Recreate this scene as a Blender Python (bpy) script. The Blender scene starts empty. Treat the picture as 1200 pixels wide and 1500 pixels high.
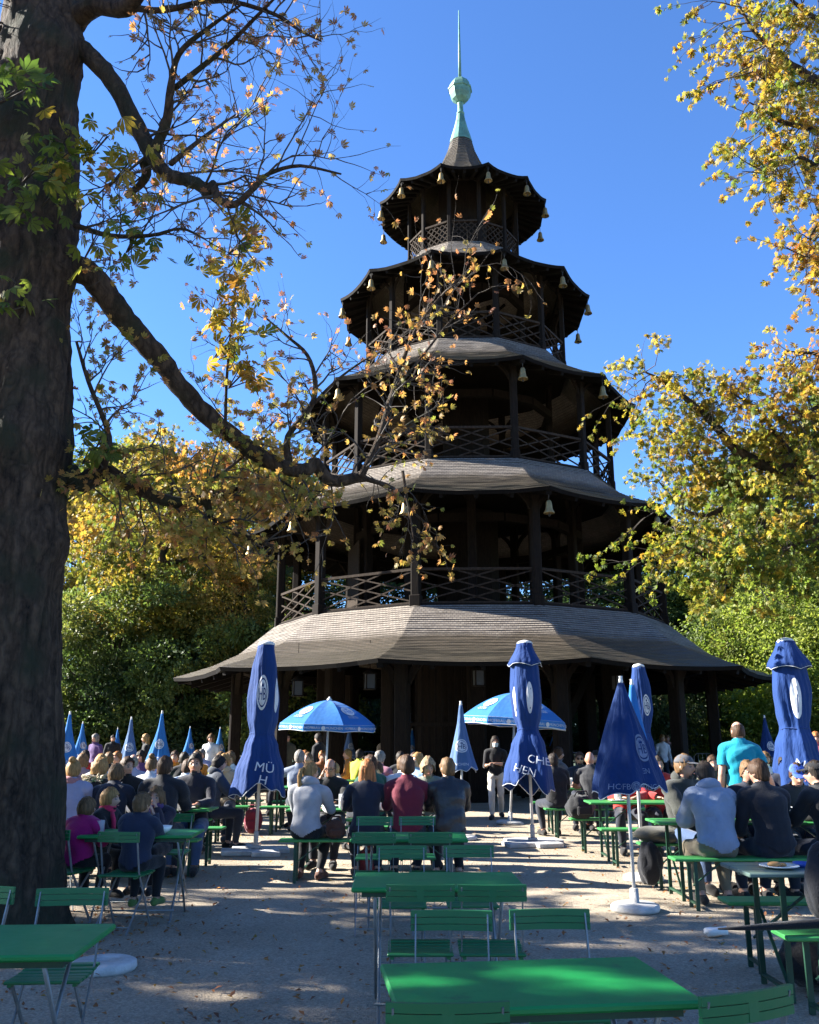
import bpy, bmesh, math, random
import numpy as np
from mathutils import Vector, Matrix, Quaternion, noise

random.seed(7)
RNG = np.random.default_rng(11)
S = bpy.context.scene
COL = S.collection
R = math.radians
PI = math.pi

# ------------------------------------------------------------------ camera geometry
CAM_H, FPX, PITCH = 1.6, 1310.0, R(14.27)
CP, SP = math.cos(PITCH), math.sin(PITCH)

def ray(px, py):
    u, v = px - 600.0, 750.0 - py
    return (u, FPX * CP - v * SP, FPX * SP + v * CP)

def at(px, py, y):
    """the world point seen at that place of the photograph, y metres ahead"""
    r = ray(px, py); k = y / r[1]
    return Vector((r[0] * k, y, CAM_H + r[2] * k))

def ground(px, py, z=0.0):
    r = ray(px, py); k = (z - CAM_H) / r[2]
    return Vector((r[0] * k, r[1] * k, z))

cam_d = bpy.data.cameras.new('camera'); cam = bpy.data.objects.new('camera', cam_d); COL.objects.link(cam)
cam.location = (0, 0, CAM_H); cam.rotation_euler = (PI / 2 + PITCH, 0, 0)
cam_d.sensor_fit = 'VERTICAL'; cam_d.sensor_height = 36; cam_d.lens = FPX / 1500 * 36
cam_d.clip_start = 0.05; cam_d.clip_end = 2000
S.camera = cam

# ------------------------------------------------------------------ light
SUN_EL = R(29.5); SUN_AZ = Vector((-0.979, 0.203)).normalized()
world = bpy.data.worlds.new('World'); S.world = world; world.use_nodes = True
wn = world.node_tree.nodes; wl = world.node_tree.links
bg = wn['Background']
sky = wn.new('ShaderNodeTexSky'); sky.sky_type = 'NISHITA'; sky.sun_disc = False
sky.sun_elevation = SUN_EL; sky.sun_rotation = math.atan2(SUN_AZ.x, SUN_AZ.y)
sky.altitude = 500; sky.air_density = 1.0; sky.dust_density = 0.0; sky.ozone_density = 6.0
tint = wn.new('ShaderNodeMix'); tint.data_type = 'RGBA'; tint.blend_type = 'MULTIPLY'; tint.inputs['Factor'].default_value = 1
tint.inputs['B'].default_value = (.86, 1.06, 1.30, 1)          # the clear deep blue of a dry autumn sky
wl.new(sky.outputs[0], tint.inputs['A']); wl.new(tint.outputs['Result'], bg.inputs[0]); bg.inputs[1].default_value = 0.05
sun_d = bpy.data.lights.new('sun', 'SUN'); sun = bpy.data.objects.new('sun', sun_d); COL.objects.link(sun)
sun_d.energy = 5.0; sun_d.angle = R(0.53); sun_d.color = (1.0, 0.955, 0.87)
to_sun = Vector((SUN_AZ.x * math.cos(SUN_EL), SUN_AZ.y * math.cos(SUN_EL), math.sin(SUN_EL)))
sun.rotation_euler = to_sun.to_track_quat('Z', 'Y').to_euler()
sun.location = (-30, 15, 30)
S.view_settings.view_transform = 'Standard'; S.view_settings.look = 'None'
S.view_settings.exposure = 2.42; S.view_settings.gamma = 1
S.render.engine = 'CYCLES'
cy = S.cycles
cy.use_denoising = True
cy.max_bounces = 6; cy.diffuse_bounces = 3; cy.glossy_bounces = 2; cy.transmission_bounces = 4; cy.transparent_max_bounces = 4
cy.caustics_reflective = False; cy.caustics_refractive = False

# ------------------------------------------------------------------ materials
def _nodes(name):
    m = bpy.data.materials.new(name); m.use_nodes = True
    nt = m.node_tree
    return m, nt.nodes, nt.links, nt.nodes['Principled BSDF']

MCACHE = {}
def mat(name, col, rough=0.7, metal=0.0, var=0.25, scale=6.0, bump=0.0, bscale=60.0, spec=0.5, coat=0.0, sheen=0.0):
    """plain material with noise-driven colour variation and optional bump"""
    key = (name, tuple(col), rough, metal)
    if key in MCACHE: return MCACHE[key]
    m, n, l, b = _nodes(name)
    tc = n.new('ShaderNodeTexCoord')
    tx = n.new('ShaderNodeTexNoise'); tx.inputs['Scale'].default_value = scale; tx.inputs['Detail'].default_value = 5
    tx.inputs['Roughness'].default_value = 0.65
    l.new(tc.outputs['Object'], tx.inputs['Vector'])
    mp = n.new('ShaderNodeMapRange'); mp.inputs['From Min'].default_value = .3; mp.inputs['From Max'].default_value = .7
    mp.inputs['To Min'].default_value = 1 - var; mp.inputs['To Max'].default_value = 1 + var
    l.new(tx.outputs['Fac'], mp.inputs['Value'])
    mx = n.new('ShaderNodeVectorMath'); mx.operation = 'SCALE'; mx.inputs[0].default_value = col[:3]
    l.new(mp.outputs[0], mx.inputs['Scale']); l.new(mx.outputs[0], b.inputs['Base Color'])
    b.inputs['Roughness'].default_value = rough; b.inputs['Metallic'].default_value = metal
    b.inputs['Specular IOR Level'].default_value = spec
    b.inputs['Coat Weight'].default_value = coat
    b.inputs['Sheen Weight'].default_value = sheen
    if bump:
        t2 = n.new('ShaderNodeTexNoise'); t2.inputs['Scale'].default_value = bscale; t2.inputs['Detail'].default_value = 4
        l.new(tc.outputs['Object'], t2.inputs['Vector'])
        bp = n.new('ShaderNodeBump'); bp.inputs['Strength'].default_value = bump; bp.inputs['Distance'].default_value = 0.02
        l.new(t2.outputs['Fac'], bp.inputs['Height']); l.new(bp.outputs[0], b.inputs['Normal'])
    MCACHE[key] = m
    return m

def wood_mat(name, c1, c2, rough=0.85, scale=(1, 1, 1), bump=0.35, spec=0.12):
    """grained timber: noise stretched along local z"""
    m, n, l, b = _nodes(name)
    tc = n.new('ShaderNodeTexCoord'); mpg = n.new('ShaderNodeMapping'); mpg.inputs['Scale'].default_value = scale
    l.new(tc.outputs['Object'], mpg.inputs['Vector'])
    tx = n.new('ShaderNodeTexNoise'); tx.inputs['Scale'].default_value = 9; tx.inputs['Detail'].default_value = 6; tx.inputs['Roughness'].default_value = .7
    l.new(mpg.outputs[0], tx.inputs['Vector'])
    cr = n.new('ShaderNodeValToRGB'); cr.color_ramp.elements[0].position = .32; cr.color_ramp.elements[1].position = .68
    cr.color_ramp.elements[0].color = (*c1, 1); cr.color_ramp.elements[1].color = (*c2, 1)
    l.new(tx.outputs['Fac'], cr.inputs[0]); l.new(cr.outputs[0], b.inputs['Base Color'])
    b.inputs['Roughness'].default_value = rough; b.inputs['Specular IOR Level'].default_value = spec
    bp = n.new('ShaderNodeBump'); bp.inputs['Strength'].default_value = bump; bp.inputs['Distance'].default_value = .01
    l.new(tx.outputs['Fac'], bp.inputs['Height']); l.new(bp.outputs[0], b.inputs['Normal'])
    return m

def leaf_mat(name, stops, transl=0.5, rough=0.55):
    """leaf: colour from the per-leaf 'hue' attribute, light shining through"""
    m, n, l, b = _nodes(name)
    at_ = n.new('ShaderNodeAttribute'); at_.attribute_name = 'hue'
    cr = n.new('ShaderNodeValToRGB'); el = cr.color_ramp.elements
    while len(el) < len(stops): el.new(0.5)
    for e, (p, c) in zip(el, stops): e.position = p; e.color = (*c, 1)
    l.new(at_.outputs['Fac'], cr.inputs[0])
    tr = n.new('ShaderNodeBsdfTranslucent'); mix = n.new('ShaderNodeMixShader'); mix.inputs[0].default_value = transl
    hs = n.new('ShaderNodeHueSaturation'); hs.inputs['Value'].default_value = 1.75; hs.inputs['Saturation'].default_value = 1.04
    l.new(cr.outputs[0], b.inputs['Base Color']); l.new(cr.outputs[0], hs.inputs['Color']); l.new(hs.outputs[0], tr.inputs[0])
    b.inputs['Roughness'].default_value = rough; b.inputs['Specular IOR Level'].default_value = .35
    l.new(b.outputs[0], mix.inputs[1]); l.new(tr.outputs[0], mix.inputs[2])
    out = [x for x in n if x.type == 'OUTPUT_MATERIAL'][0]
    l.new(mix.outputs[0], out.inputs[0])
    return m

# ------------------------------------------------------------------ object helpers
def tag(o, label=None, cat=None, group=None, kind=None):
    if label: o['label'] = label
    if cat: o['category'] = cat
    if group: o['group'] = group
    if kind: o['kind'] = kind
    return o

def empty(name, loc=(0, 0, 0), rz=0.0, label=None, cat=None, group=None):
    o = bpy.data.objects.new(name, None); COL.objects.link(o)
    o.empty_display_size = .2; o.location = loc; o.rotation_euler = (0, 0, rz)
    return tag(o, label, cat, group)

def link(name, me, m=None, parent=None, loc=None):
    o = bpy.data.objects.new(name, me); COL.objects.link(o)
    if m is not None:
        ms = m if isinstance(m, (list, tuple)) else [m]
        for x in ms: me.materials.append(x)
    if parent is not None: o.parent = parent
    if loc is not None: o.location = loc
    return o

def copy_tree(o, parent=None):
    c = o.copy(); COL.objects.link(c)
    if parent is not None: c.parent = parent
    for ch in list(o.children): copy_tree(ch, c)
    return c

class MB:
    """mesh builder: collects boxes, bars, tubes and lofts into ONE mesh"""
    def __init__(self): self.v = []; self.f = []; self.mi = []; self.sm = []; self.uv = {}
    def add(self, vs, fs, mi=0, smooth=False):
        b = len(self.v); self.v.extend([tuple(p) for p in vs])
        for f in fs: self.f.append(tuple(i + b for i in f)); self.mi.append(mi); self.sm.append(smooth)
        return b
    def box(self, c, s, rot=None, mi=0, bev=0.0):
        hx, hy, hz = s[0] / 2, s[1] / 2, s[2] / 2
        if bev > 0:
            e = min(bev, hx * .9, hy * .9, hz * .9)
            pts = []
            for sx in (-1, 1):
                for sy in (-1, 1):
                    for sz in (-1, 1):
                        pts += [(sx * hx, sy * (hy - e), sz * (hz - e)), (sx * (hx - e), sy * hy, sz * (hz - e)), (sx * (hx - e), sy * (hy - e), sz * hz)]
            def ix(sx, sy, sz, a): return (((sx > 0) * 4 + (sy > 0) * 2 + (sz > 0)) * 3 + a)
            fs = []
            for s_ in (-1, 1):
                fs.append([ix(s_, -1, -1, 0), ix(s_, 1, -1, 0), ix(s_, 1, 1, 0), ix(s_, -1, 1, 0)][::s_])
                fs.append([ix(-1, s_, -1, 1), ix(-1, s_, 1, 1), ix(1, s_, 1, 1), ix(1, s_, -1, 1)][::s_])
                fs.append([ix(-1, -1, s_, 2), ix(1, -1, s_, 2), ix(1, 1, s_, 2), ix(-1, 1, s_, 2)][::s_])
            for a in (-1, 1):
                for b_ in (-1, 1):
                    fs.append([ix(a, b_, -1, 0), ix(a, b_, 1, 0), ix(a, b_, 1, 1), ix(a, b_, -1, 1)][::a * b_])
                    fs.append([ix(a, -1, b_, 0), ix(a, -1, b_, 2), ix(a, 1, b_, 2), ix(a, 1, b_, 0)][::a * b_])
                    fs.append([ix(-1, a, b_, 1), ix(-1, a, b_, 2), ix(1, a, b_, 2), ix(1, a, b_, 1)][::-a * b_])
                    for c_ in (-1, 1): fs.append([ix(a, b_, c_, 0), ix(a, b_, c_, 1), ix(a, b_, c_, 2)][::a * b_ * c_])
        else:
            pts = [(x * hx, y * hy, z * hz) for x in (-1, 1) for y in (-1, 1) for z in (-1, 1)]
            fs = [(0, 1, 3, 2), (4, 6, 7, 5), (0, 4, 5, 1), (2, 3, 7, 6), (0, 2, 6, 4), (1, 5, 7, 3)]
        M = rot if rot is not None else Matrix.Identity(3)
        c = Vector(c)
        self.add([M @ Vector(p) + c for p in pts], fs, mi)
    def bar(self, a, b, w, h=None, mi=0, up=(0, 0, 1), bev=0.0):
        """rectangular bar from a to b"""
        a, b = Vector(a), Vector(b); d = b - a; L = d.length
        if L < 1e-6: return
        z = d / L; up = Vector(up)
        if abs(z.dot(up)) > .98: up = Vector((0, 1, 0))
        x = up.cross(z).normalized(); y = z.cross(x)
        M = Matrix((x, y, z)).transposed()
        self.box((a + b) / 2, (w, h or w, L), M, mi, bev)
    def tube(self, pts, rad, n=6, mi=0, cap=True, smooth=True):
        pts = [Vector(p) for p in pts]; k = len(pts)
        if not isinstance(rad, (list, tuple)): rad = [rad] * k
        vs = []; fs = []
        x = None
        for i, p in enumerate(pts):
            d = (pts[min(i + 1, k - 1)] - pts[max(i - 1, 0)])
            d = d.normalized() if d.length > 1e-9 else Vector((0, 0, 1))
            if x is None:
                x = d.orthogonal().normalized()
            x = (x - d * x.dot(d))
            x = x.normalized() if x.length > 1e-6 else d.orthogonal().normalized()
            y = d.cross(x)
            for j in range(n):
                a = 2 * PI * j / n
                vs.append(p + (x * math.cos(a) + y * math.sin(a)) * rad[i])
        for i in range(k - 1):
            for j in range(n):
                j2 = (j + 1) % n
                fs.append((i * n + j, i * n + j2, (i + 1) * n + j2, (i + 1) * n + j))
        if cap:
            fs.append(tuple(range(n))[::-1]); fs.append(tuple((k - 1) * n + j for j in range(n)))
        self.add(vs, fs, mi, smooth)
    def rings(self, rings, mi=0, cap=True, smooth=True, closed=True):
        """loft through rings of equally many points"""
        n = len(rings[0]); vs = [p for r in rings for p in r]; fs = []
        for i in range(len(rings) - 1):
            for j in range(n if closed else n - 1):
                j2 = (j + 1) % n
                fs.append((i * n + j, i * n + j2, (i + 1) * n + j2, (i + 1) * n + j))
        if cap:
            fs.append(tuple(range(n))[::-1]); fs.append(tuple((len(rings) - 1) * n + j for j in range(n)))
        self.add(vs, fs, mi, smooth)
    def lathe(self, prof, n=16, c=(0, 0, 0), mi=0, smooth=True, cap=True):
        self.rings([[(c[0] + r * math.cos(2 * PI * j / n), c[1] + r * math.sin(2 * PI * j / n), c[2] + z) for j in range(n)] for r, z in prof], mi, cap, smooth)
    def ball(self, c, r, mi=0, nu=10, nv=7, M=None):
        if not isinstance(r, (list, tuple)): r = (r, r, r)
        rings = []
        for i in range(nv + 1):
            t = -PI / 2 + PI * i / nv; cr = max(math.cos(t), .02)
            ring = []
            for j in range(nu):
                p = Vector((r[0] * cr * math.cos(2 * PI * j / nu), r[1] * cr * math.sin(2 * PI * j / nu), r[2] * math.sin(t)))
                if M: p = M @ p
                ring.append(Vector(c) + p)
            rings.append(ring)
        self.rings(rings, mi)
    def mesh(self, name):
        me = bpy.data.meshes.new(name); me.from_pydata(self.v, [], self.f)
        me.polygons.foreach_set('material_index', self.mi); me.polygons.foreach_set('use_smooth', self.sm)
        me.validate(); me.update()
        return me
    def build(self, name, m, parent=None, loc=None):
        return link(name, self.mesh(name), m, parent, loc)

_FONT = {}
def text2d(s, size=1.0):
    """flat lettering as (verts Nx2, faces), centred"""
    key = s
    if key not in _FONT:
        cu = bpy.data.curves.new('lettering', 'FONT'); cu.body = s; cu.size = 1.0; cu.resolution_u = 2
        cu.align_x = 'CENTER'; cu.align_y = 'CENTER'; cu.offset = 0.0
        o = bpy.data.objects.new('lettering', cu); COL.objects.link(o)
        bpy.context.view_layer.update()
        me = bpy.data.meshes.new_from_object(o.evaluated_get(bpy.context.evaluated_depsgraph_get()))
        bt = bmesh.new(); bt.from_mesh(me); bmesh.ops.triangulate(bt, faces=bt.faces[:]); bmesh.ops.subdivide_edges(bt, edges=[e for e in bt.edges if e.calc_length() > .3], cuts=2); bmesh.ops.triangulate(bt, faces=bt.faces[:]); bt.to_mesh(me); bt.free()
        _FONT[key] = ([(v.co.x, v.co.y) for v in me.vertices], [tuple(p.vertices) for p in me.polygons])
        bpy.data.objects.remove(o); bpy.data.meshes.remove(me); bpy.data.curves.remove(cu)
    v, f = _FONT[key]
    return [(x * size, y * size) for x, y in v], f

def disc2d(r, n=20, sx=1.0):
    """filled disc as concentric rings so it can wrap a curved surface"""
    v = [(0.0, 0.0)]; f = []
    for i in (1, 2, 3):
        for j in range(n):
            a = 2 * PI * j / n; v.append((r * sx * i / 3 * math.cos(a), r * i / 3 * math.sin(a)))
    for j in range(n):
        j2 = (j + 1) % n; f.append((0, 1 + j, 1 + j2))
        for i in (0, 1): f.append((1 + i * n + j, 1 + (i + 1) * n + j, 1 + (i + 1) * n + j2, 1 + i * n + j2))
    return v, f

def ring2d(r0, r1, n=22, sx=1.0):
    v = []; f = []
    for r in (r0, r1):
        for j in range(n):
            a = 2 * PI * j / n; v.append((r * sx * math.cos(a), r * math.sin(a)))
    for j in range(n):
        j2 = (j + 1) % n; f.append((j, n + j, n + j2, j2))
    return v, f

CROWN2D = ([(-.5, 0), (.5, 0), (.6, .6), (.25, .3), (0, .75), (-.25, .3), (-.6, .6)], [(0, 1, 3), (1, 2, 3), (0, 3, 5), (3, 4, 5), (0, 5, 6)])
# ------------------------------------------------------------------ shared materials
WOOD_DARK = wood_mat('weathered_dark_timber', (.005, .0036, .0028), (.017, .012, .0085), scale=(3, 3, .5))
SOFFIT = wood_mat('shaded_eave_boards', (.0025, .002, .0017), (.007, .005, .0037), scale=(3, 3, .5))  # darker copy of the timber, eave shade put into its colour
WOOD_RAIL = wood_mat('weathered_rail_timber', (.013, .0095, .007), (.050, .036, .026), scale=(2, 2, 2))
STEEL = mat('galvanised_steel', (.42, .43, .44), .4, .8, .15, 20)
WHITE_PAINT = mat('white_paint', (.52, .52, .50), .45, 0, .1, 9)
COPPER = mat('verdigris_copper', (.085, .20, .155), .6, .1, .4, 3.5, .15, 20)
BRASS = mat('aged_brass', (.30, .21, .085), .45, .7, .2, 8)

def shingle_mat():
    m, n, l, b = _nodes('wood_shingles')
    uv = n.new('ShaderNodeUVMap'); uv.uv_map = 'UVMap'
    br = n.new('ShaderNodeTexBrick'); br.inputs['Scale'].default_value = 1.0
    br.inputs['Brick Width'].default_value = .10; br.inputs['Row Height'].default_value = .10
    br.inputs['Mortar Size'].default_value = .004; br.inputs['Color1'].default_value = (.215, .18, .145, 1); br.inputs['Color2'].default_value = (.15, .123, .10, 1)
    br.inputs['Mortar'].default_value = (.02, .017, .014, 1); br.inputs['Bias'].default_value = -.1
    l.new(uv.outputs[0], br.inputs['Vector'])
    tc = n.new('ShaderNodeTexCoord')
    nz = n.new('ShaderNodeTexNoise'); nz.inputs['Scale'].default_value = 1.1; nz.inputs['Detail'].default_value = 7; nz.inputs['Roughness'].default_value = .7
    l.new(tc.outputs['Object'], nz.inputs['Vector'])
    # weathering plus painted sunlight sheen: upper courses silver, lower courses brown with moss
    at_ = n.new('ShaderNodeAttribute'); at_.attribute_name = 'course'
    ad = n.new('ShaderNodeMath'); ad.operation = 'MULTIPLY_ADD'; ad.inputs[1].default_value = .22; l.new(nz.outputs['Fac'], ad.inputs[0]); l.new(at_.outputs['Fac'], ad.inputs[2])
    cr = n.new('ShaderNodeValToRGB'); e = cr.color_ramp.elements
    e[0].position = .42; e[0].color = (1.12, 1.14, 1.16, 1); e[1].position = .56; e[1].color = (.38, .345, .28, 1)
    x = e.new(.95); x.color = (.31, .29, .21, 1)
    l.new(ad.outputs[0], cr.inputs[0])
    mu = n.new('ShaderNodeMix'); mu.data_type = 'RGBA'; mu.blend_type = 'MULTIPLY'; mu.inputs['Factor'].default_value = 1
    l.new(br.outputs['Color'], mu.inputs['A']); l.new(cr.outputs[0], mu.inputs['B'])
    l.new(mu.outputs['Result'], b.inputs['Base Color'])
    b.inputs['Roughness'].default_value = .55; b.inputs['Specular IOR Level'].default_value = .5
    bp = n.new('ShaderNodeBump'); bp.inputs['Strength'].default_value = .6; bp.inputs['Distance'].default_value = .02
    l.new(br.outputs['Fac'], bp.inputs['Height']); bp.invert = True
    b2 = n.new('ShaderNodeBump'); b2.inputs['Strength'].default_value = .4; b2.inputs['Distance'].default_value = .02
    n2 = n.new('ShaderNodeTexNoise'); n2.inputs['Scale'].default_value = 28; l.new(tc.outputs['Object'], n2.inputs['Vector'])
    l.new(n2.outputs['Fac'], b2.inputs['Height']); l.new(bp.outputs[0], b2.inputs['Normal']); l.new(b2.outputs[0], b.inputs['Normal'])
    return m
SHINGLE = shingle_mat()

# ------------------------------------------------------------------ the pagoda
TX, TY, TROT = 1.95, 29.4, R(-1.7)
tower = empty('pagoda_tower', (TX, TY, 0), 0, 'tall dark timber pagoda of five shingled tiers with green copper ball and spike', 'pagoda')

def tp(r, a, z): return Vector((r * math.sin(a), -r * math.cos(a), z))     # a from the camera side, local to the tower
CA = [TROT + R(15 + 30 * k) for k in range(12)]                              # corner angles

def roof_tier(prof, lift, course=.10, worn=0.0):
    """stepped shingle courses over a twelve-sided concave roof, corners lifted. prof from top to eave"""
    P = [Vector((r, z)) for r, z in prof]
    seg = [0.0]
    for i in range(1, len(P)): seg.append(seg[-1] + (P[i] - P[i - 1]).length)
    T = seg[-1]; ncs = max(4, int(T / course)); rows = []
    def pt(s):
        for i in range(1, len(P)):
            if s <= seg[i] + 1e-9:
                t = (s - seg[i - 1]) / (seg[i] - seg[i - 1]); return P[i - 1].lerp(P[i], t), (P[i] - P[i - 1]).normalized()
        return P[-1], (P[-1] - P[-2]).normalized()
    for c in range(ncs):
        for q in (0, 1):
            s = (c + q) * T / ncs; p, d = pt(s)
            nrm = Vector((-d.y, d.x)); nrm = nrm if nrm.y > 0 else -nrm
            rows.append((p + nrm * (.016 if q else .002), s / T, s))
    NS = 8; mb = MB(); me_u = []; crs = []; grid = []
    for (p, t, s) in rows:
        row = []
        for k in range(12):
            for j in range(NS):
                f = j / NS
                a0, a1 = CA[k], CA[k] + R(30)
                A = tp(p.x, a0, p.y); B = tp(p.x, a1, p.y); q = A.lerp(B, f)
                cu = abs(2 * f - 1)
                q.z += lift * cu ** 2.2 * t ** 2 + random.uniform(-.005, .005)
                o = 1 + .012 * cu ** 3 * t * t
                if t > .985: o += random.uniform(-.0022, .0022)
                q.x *= o; q.y *= o
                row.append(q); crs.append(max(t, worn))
        grid.append(row)
    n = 12 * NS; fs = []; uvs = []
    for i in range(len(grid) - 1):
        for j in range(n):
            j2 = (j + 1) % n
            fs.append((i * n + j, (i + 1) * n + j, (i + 1) * n + j2, i * n + j2))
            face = j // NS; f0 = (j % NS) / NS; f1 = f0 + 1 / NS
            w0 = rows[i][0].x * .5176; w1 = rows[i + 1][0].x * .5176
            off = face * 7.3
            uvs += [(off + (f0 - .5) * w0, rows[i][2]), (off + (f0 - .5) * w1, rows[i + 1][2]), (off + (f1 - .5) * w1, rows[i + 1][2]), (off + (f1 - .5) * w0, rows[i][2])]
    # thick shingle edge at the eave
    e = len(grid) - 1; base = len(grid) * n
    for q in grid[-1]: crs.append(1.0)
    edge = [Vector((q.x * .995, q.y * .995, q.z - .10)) for q in grid[-1]]
    vs = [q for r_ in grid for q in r_] + edge
    for j in range(n):
        j2 = (j + 1) % n
        fs.append((e * n + j, base + j, base + j2, e * n + j2)); uvs += [(j * .3, 0), (j * .3, .07), (j * .3 + .3, .07), (j * .3 + .3, 0)]
    me = bpy.data.meshes.new('roof'); me.from_pydata(vs, [], fs)
    me.polygons.foreach_set('material_index', [0] * (len(fs) - n) + [1] * n)
    ul = me.uv_layers.new(name='UVMap'); ul.data.foreach_set('uv', [c for u in uvs for c in u])
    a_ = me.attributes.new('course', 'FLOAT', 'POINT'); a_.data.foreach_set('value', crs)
    me.update()
    return me, edge

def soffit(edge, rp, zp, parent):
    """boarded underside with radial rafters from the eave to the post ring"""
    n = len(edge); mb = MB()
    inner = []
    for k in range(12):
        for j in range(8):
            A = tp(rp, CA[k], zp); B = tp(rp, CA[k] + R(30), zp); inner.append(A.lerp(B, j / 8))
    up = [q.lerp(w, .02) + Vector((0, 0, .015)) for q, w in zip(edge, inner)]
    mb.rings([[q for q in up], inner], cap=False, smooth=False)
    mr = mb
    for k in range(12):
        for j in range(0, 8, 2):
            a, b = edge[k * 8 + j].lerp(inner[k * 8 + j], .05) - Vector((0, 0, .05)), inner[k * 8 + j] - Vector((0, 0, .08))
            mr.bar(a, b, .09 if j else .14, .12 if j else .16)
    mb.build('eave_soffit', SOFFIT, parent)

tiers = [  # roof profile from its top down to the eave, lift, post radius
    ([(6.30, 5.02), (6.80, 4.60), (7.35, 4.12), (8.15, 3.70), (9.20, 3.30)], .08, 7.40, 3.75),
    ([(4.95, 9.46), (5.40, 9.02), (5.90, 8.58), (6.50, 8.22), (7.25, 7.86)], .09, 6.20, 8.2),
    ([(3.58, 13.85), (3.95, 13.42), (4.40, 13.0), (5.0, 12.6), (5.70, 12.20)], .10, 4.85, 12.5),
    ([(2.12, 18.10), (2.45, 17.62), (2.95, 17.15), (3.6, 16.75), (4.42, 16.36)], .11, 3.45, 16.7),
    ([(.40, 23.55), (.52, 23.05), (.70, 22.60), (.98, 22.0), (1.40, 21.42), (2.05, 20.92), (3.08, 20.36)], .13, 2.02, 20.7),
]
EAVES = []
for prof, lift, rp, zp in tiers:
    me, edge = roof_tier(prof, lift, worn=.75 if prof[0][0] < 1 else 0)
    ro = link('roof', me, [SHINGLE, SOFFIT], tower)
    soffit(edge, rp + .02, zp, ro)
    EAVES.append((edge, prof[-1]))

# storeys: posts, railings, floors, inner frame
def post(r, a, z0, z1, w, name='post', brace=None, par=tower, inner=False):
    mb = MB(); M = Matrix.Rotation(a, 3, 'Z')
    mb.box((0, 0, (z1 - z0) / 2), (w, w, z1 - z0), M, bev=w * .12)
    mb.box((0, 0, .16), (w * 1.25, w * 1.25, .32), M, bev=.02)
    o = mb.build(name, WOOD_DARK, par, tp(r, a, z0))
    if brace:
        t = Vector((math.cos(a), math.sin(a), 0))
        for s in (-1, 1):
            pts = []; b = MB()
            for i in range(5):
                f = i / 4; pts.append(t * s * (w * .4 + brace * f ** 1.4) + Vector((0, 0, (z1 - z0) - .12 - brace * 1.05 * (1 - f) ** 1.2 * 1.0)))
            for p, q in zip(pts, pts[1:]): b.bar(p, q, w * .4, w * .5)
            b.build('brace', WOOD_DARK, o)
    return o

def rail_panel(rp, k, z0, h, fine=False, parent=tower):
    A = tp(rp, CA[k], z0); B = tp(rp, CA[k] + R(30), z0)
    d = B - A; w = d.length; ux = d / w; nrm = Vector((ux.y, -ux.x, 0))
    mb = MB()
    def P(x, y): return A + ux * x + Vector((0, 0, y))
    def seg(x0, y0, x1, y1, t=.04): mb.bar(P(x0, y0), P(x1, y1), t, t, up=nrm)
    e = .08
    mb.bar(P(e, h), P(w - e, h), .09, .07, up=(0, 0, 1)); mb.bar(P(e, .1), P(w - e, .1), .06, .06)
    lo, hi = .13, h - .04; H = hi - lo; W = w - 2 * e
    def dia(f0, g0, f1, g1, t=.038): seg(e + W * f0, lo + H * g0, e + W * f1, lo + H * g1, t)
    if fine:
        for i in range(-3, 5):
            s = .8
            x0 = i * .25; pts = []
            for (xa, ya, xb, yb) in ((x0, 0, x0 + s, 1), (x0 + s, 0, x0, 1)):
                t0 = max(0, (0 - xa) / (xb - xa) if xb > xa else (1 - xa) / (xb - xa)); t1 = min(1, (1 - xa) / (xb - xa) if xb > xa else (0 - xa) / (xb - xa))
                if t1 - t0 > .15: dia(xa + (xb - xa) * t0, ya + (yb - ya) * t0, xa + (xb - xa) * t1, ya + (yb - ya) * t1, .032)
    else:
        dia(0, 0, 1, 1); dia(0, 1, 1, 0)
        dia(.34, 0, 1, .66); dia(0, .34, .66, 1); dia(0, .66, .66, 0); dia(.34, 1, 1, .34)
    return mb.build('railing', WOOD_RAIL, parent)

def ring_beam(r, z, w, h, name='ring_beam', par=tower):
    mb = MB()
    for k in range(12): mb.bar(tp(r, CA[k], z), tp(r, CA[k] + R(30), z), w, h)
    return mb.build(name, WOOD_DARK, par)

def floor_disc(r, z, t=.16):
    mb = MB()
    mb.rings([[tp(r, a, zz) for a in CA] for zz in (z - t, z)], smooth=False)
    mb.build('floor', WOOD_DARK, tower)

# ground storey
for k, a in enumerate(CA):
    post(7.40, a, 0, 3.85, .34, 'column', .75)
    if k % 1 == 0: post(4.75, a + R(15), 0, 4.8, .5 if k % 2 else .40, 'inner_column', .6)
ring_beam(7.40, 3.72, .26, .26); ring_beam(4.75, 3.9, .3, .32)
mb = MB()
for k in range(12):   # vertical slats closing part of the inner ring
    if k in (11,):
        A, B = tp(4.75, CA[k] - R(15), 0), tp(4.75, CA[k] + R(15), 0)
        for i in range(1, 13):
            p = A.lerp(B, i / 13); mb.bar(p, p + Vector((0, 0, 3.7)), .07, .05)
        for z in (.4, 2.0): mb.bar(A + Vector((0, 0, z)), B + Vector((0, 0, z)), .09, .1)
mb.build('slatted_wall', WOOD_DARK, tower)
mb = MB(); mb.rings([[tp(1.7, a + .2, z) for a in CA] for z in (0, 4.8)], smooth=False); mb.build('stair_core', WOOD_DARK, tower)
floor_disc(6.32, 4.98, .22)
# a stair string and handrail seen between the columns
mb = MB()
mb.bar(tp(3.4, R(20), .1), tp(3.4, R(80), 4.6), .1, .34); mb.bar(tp(4.2, R(20), .1), tp(4.2, R(80), 4.6), .1, .34)
for i in range(14):
    f = i / 14; mb.bar(tp(3.4, R(20), .1).lerp(tp(3.4, R(80), 4.6), f), tp(4.2, R(20), .1).lerp(tp(4.2, R(80), 4.6), f), .26, .05)
mb.build('staircase', WOOD_DARK, tower)

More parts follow.
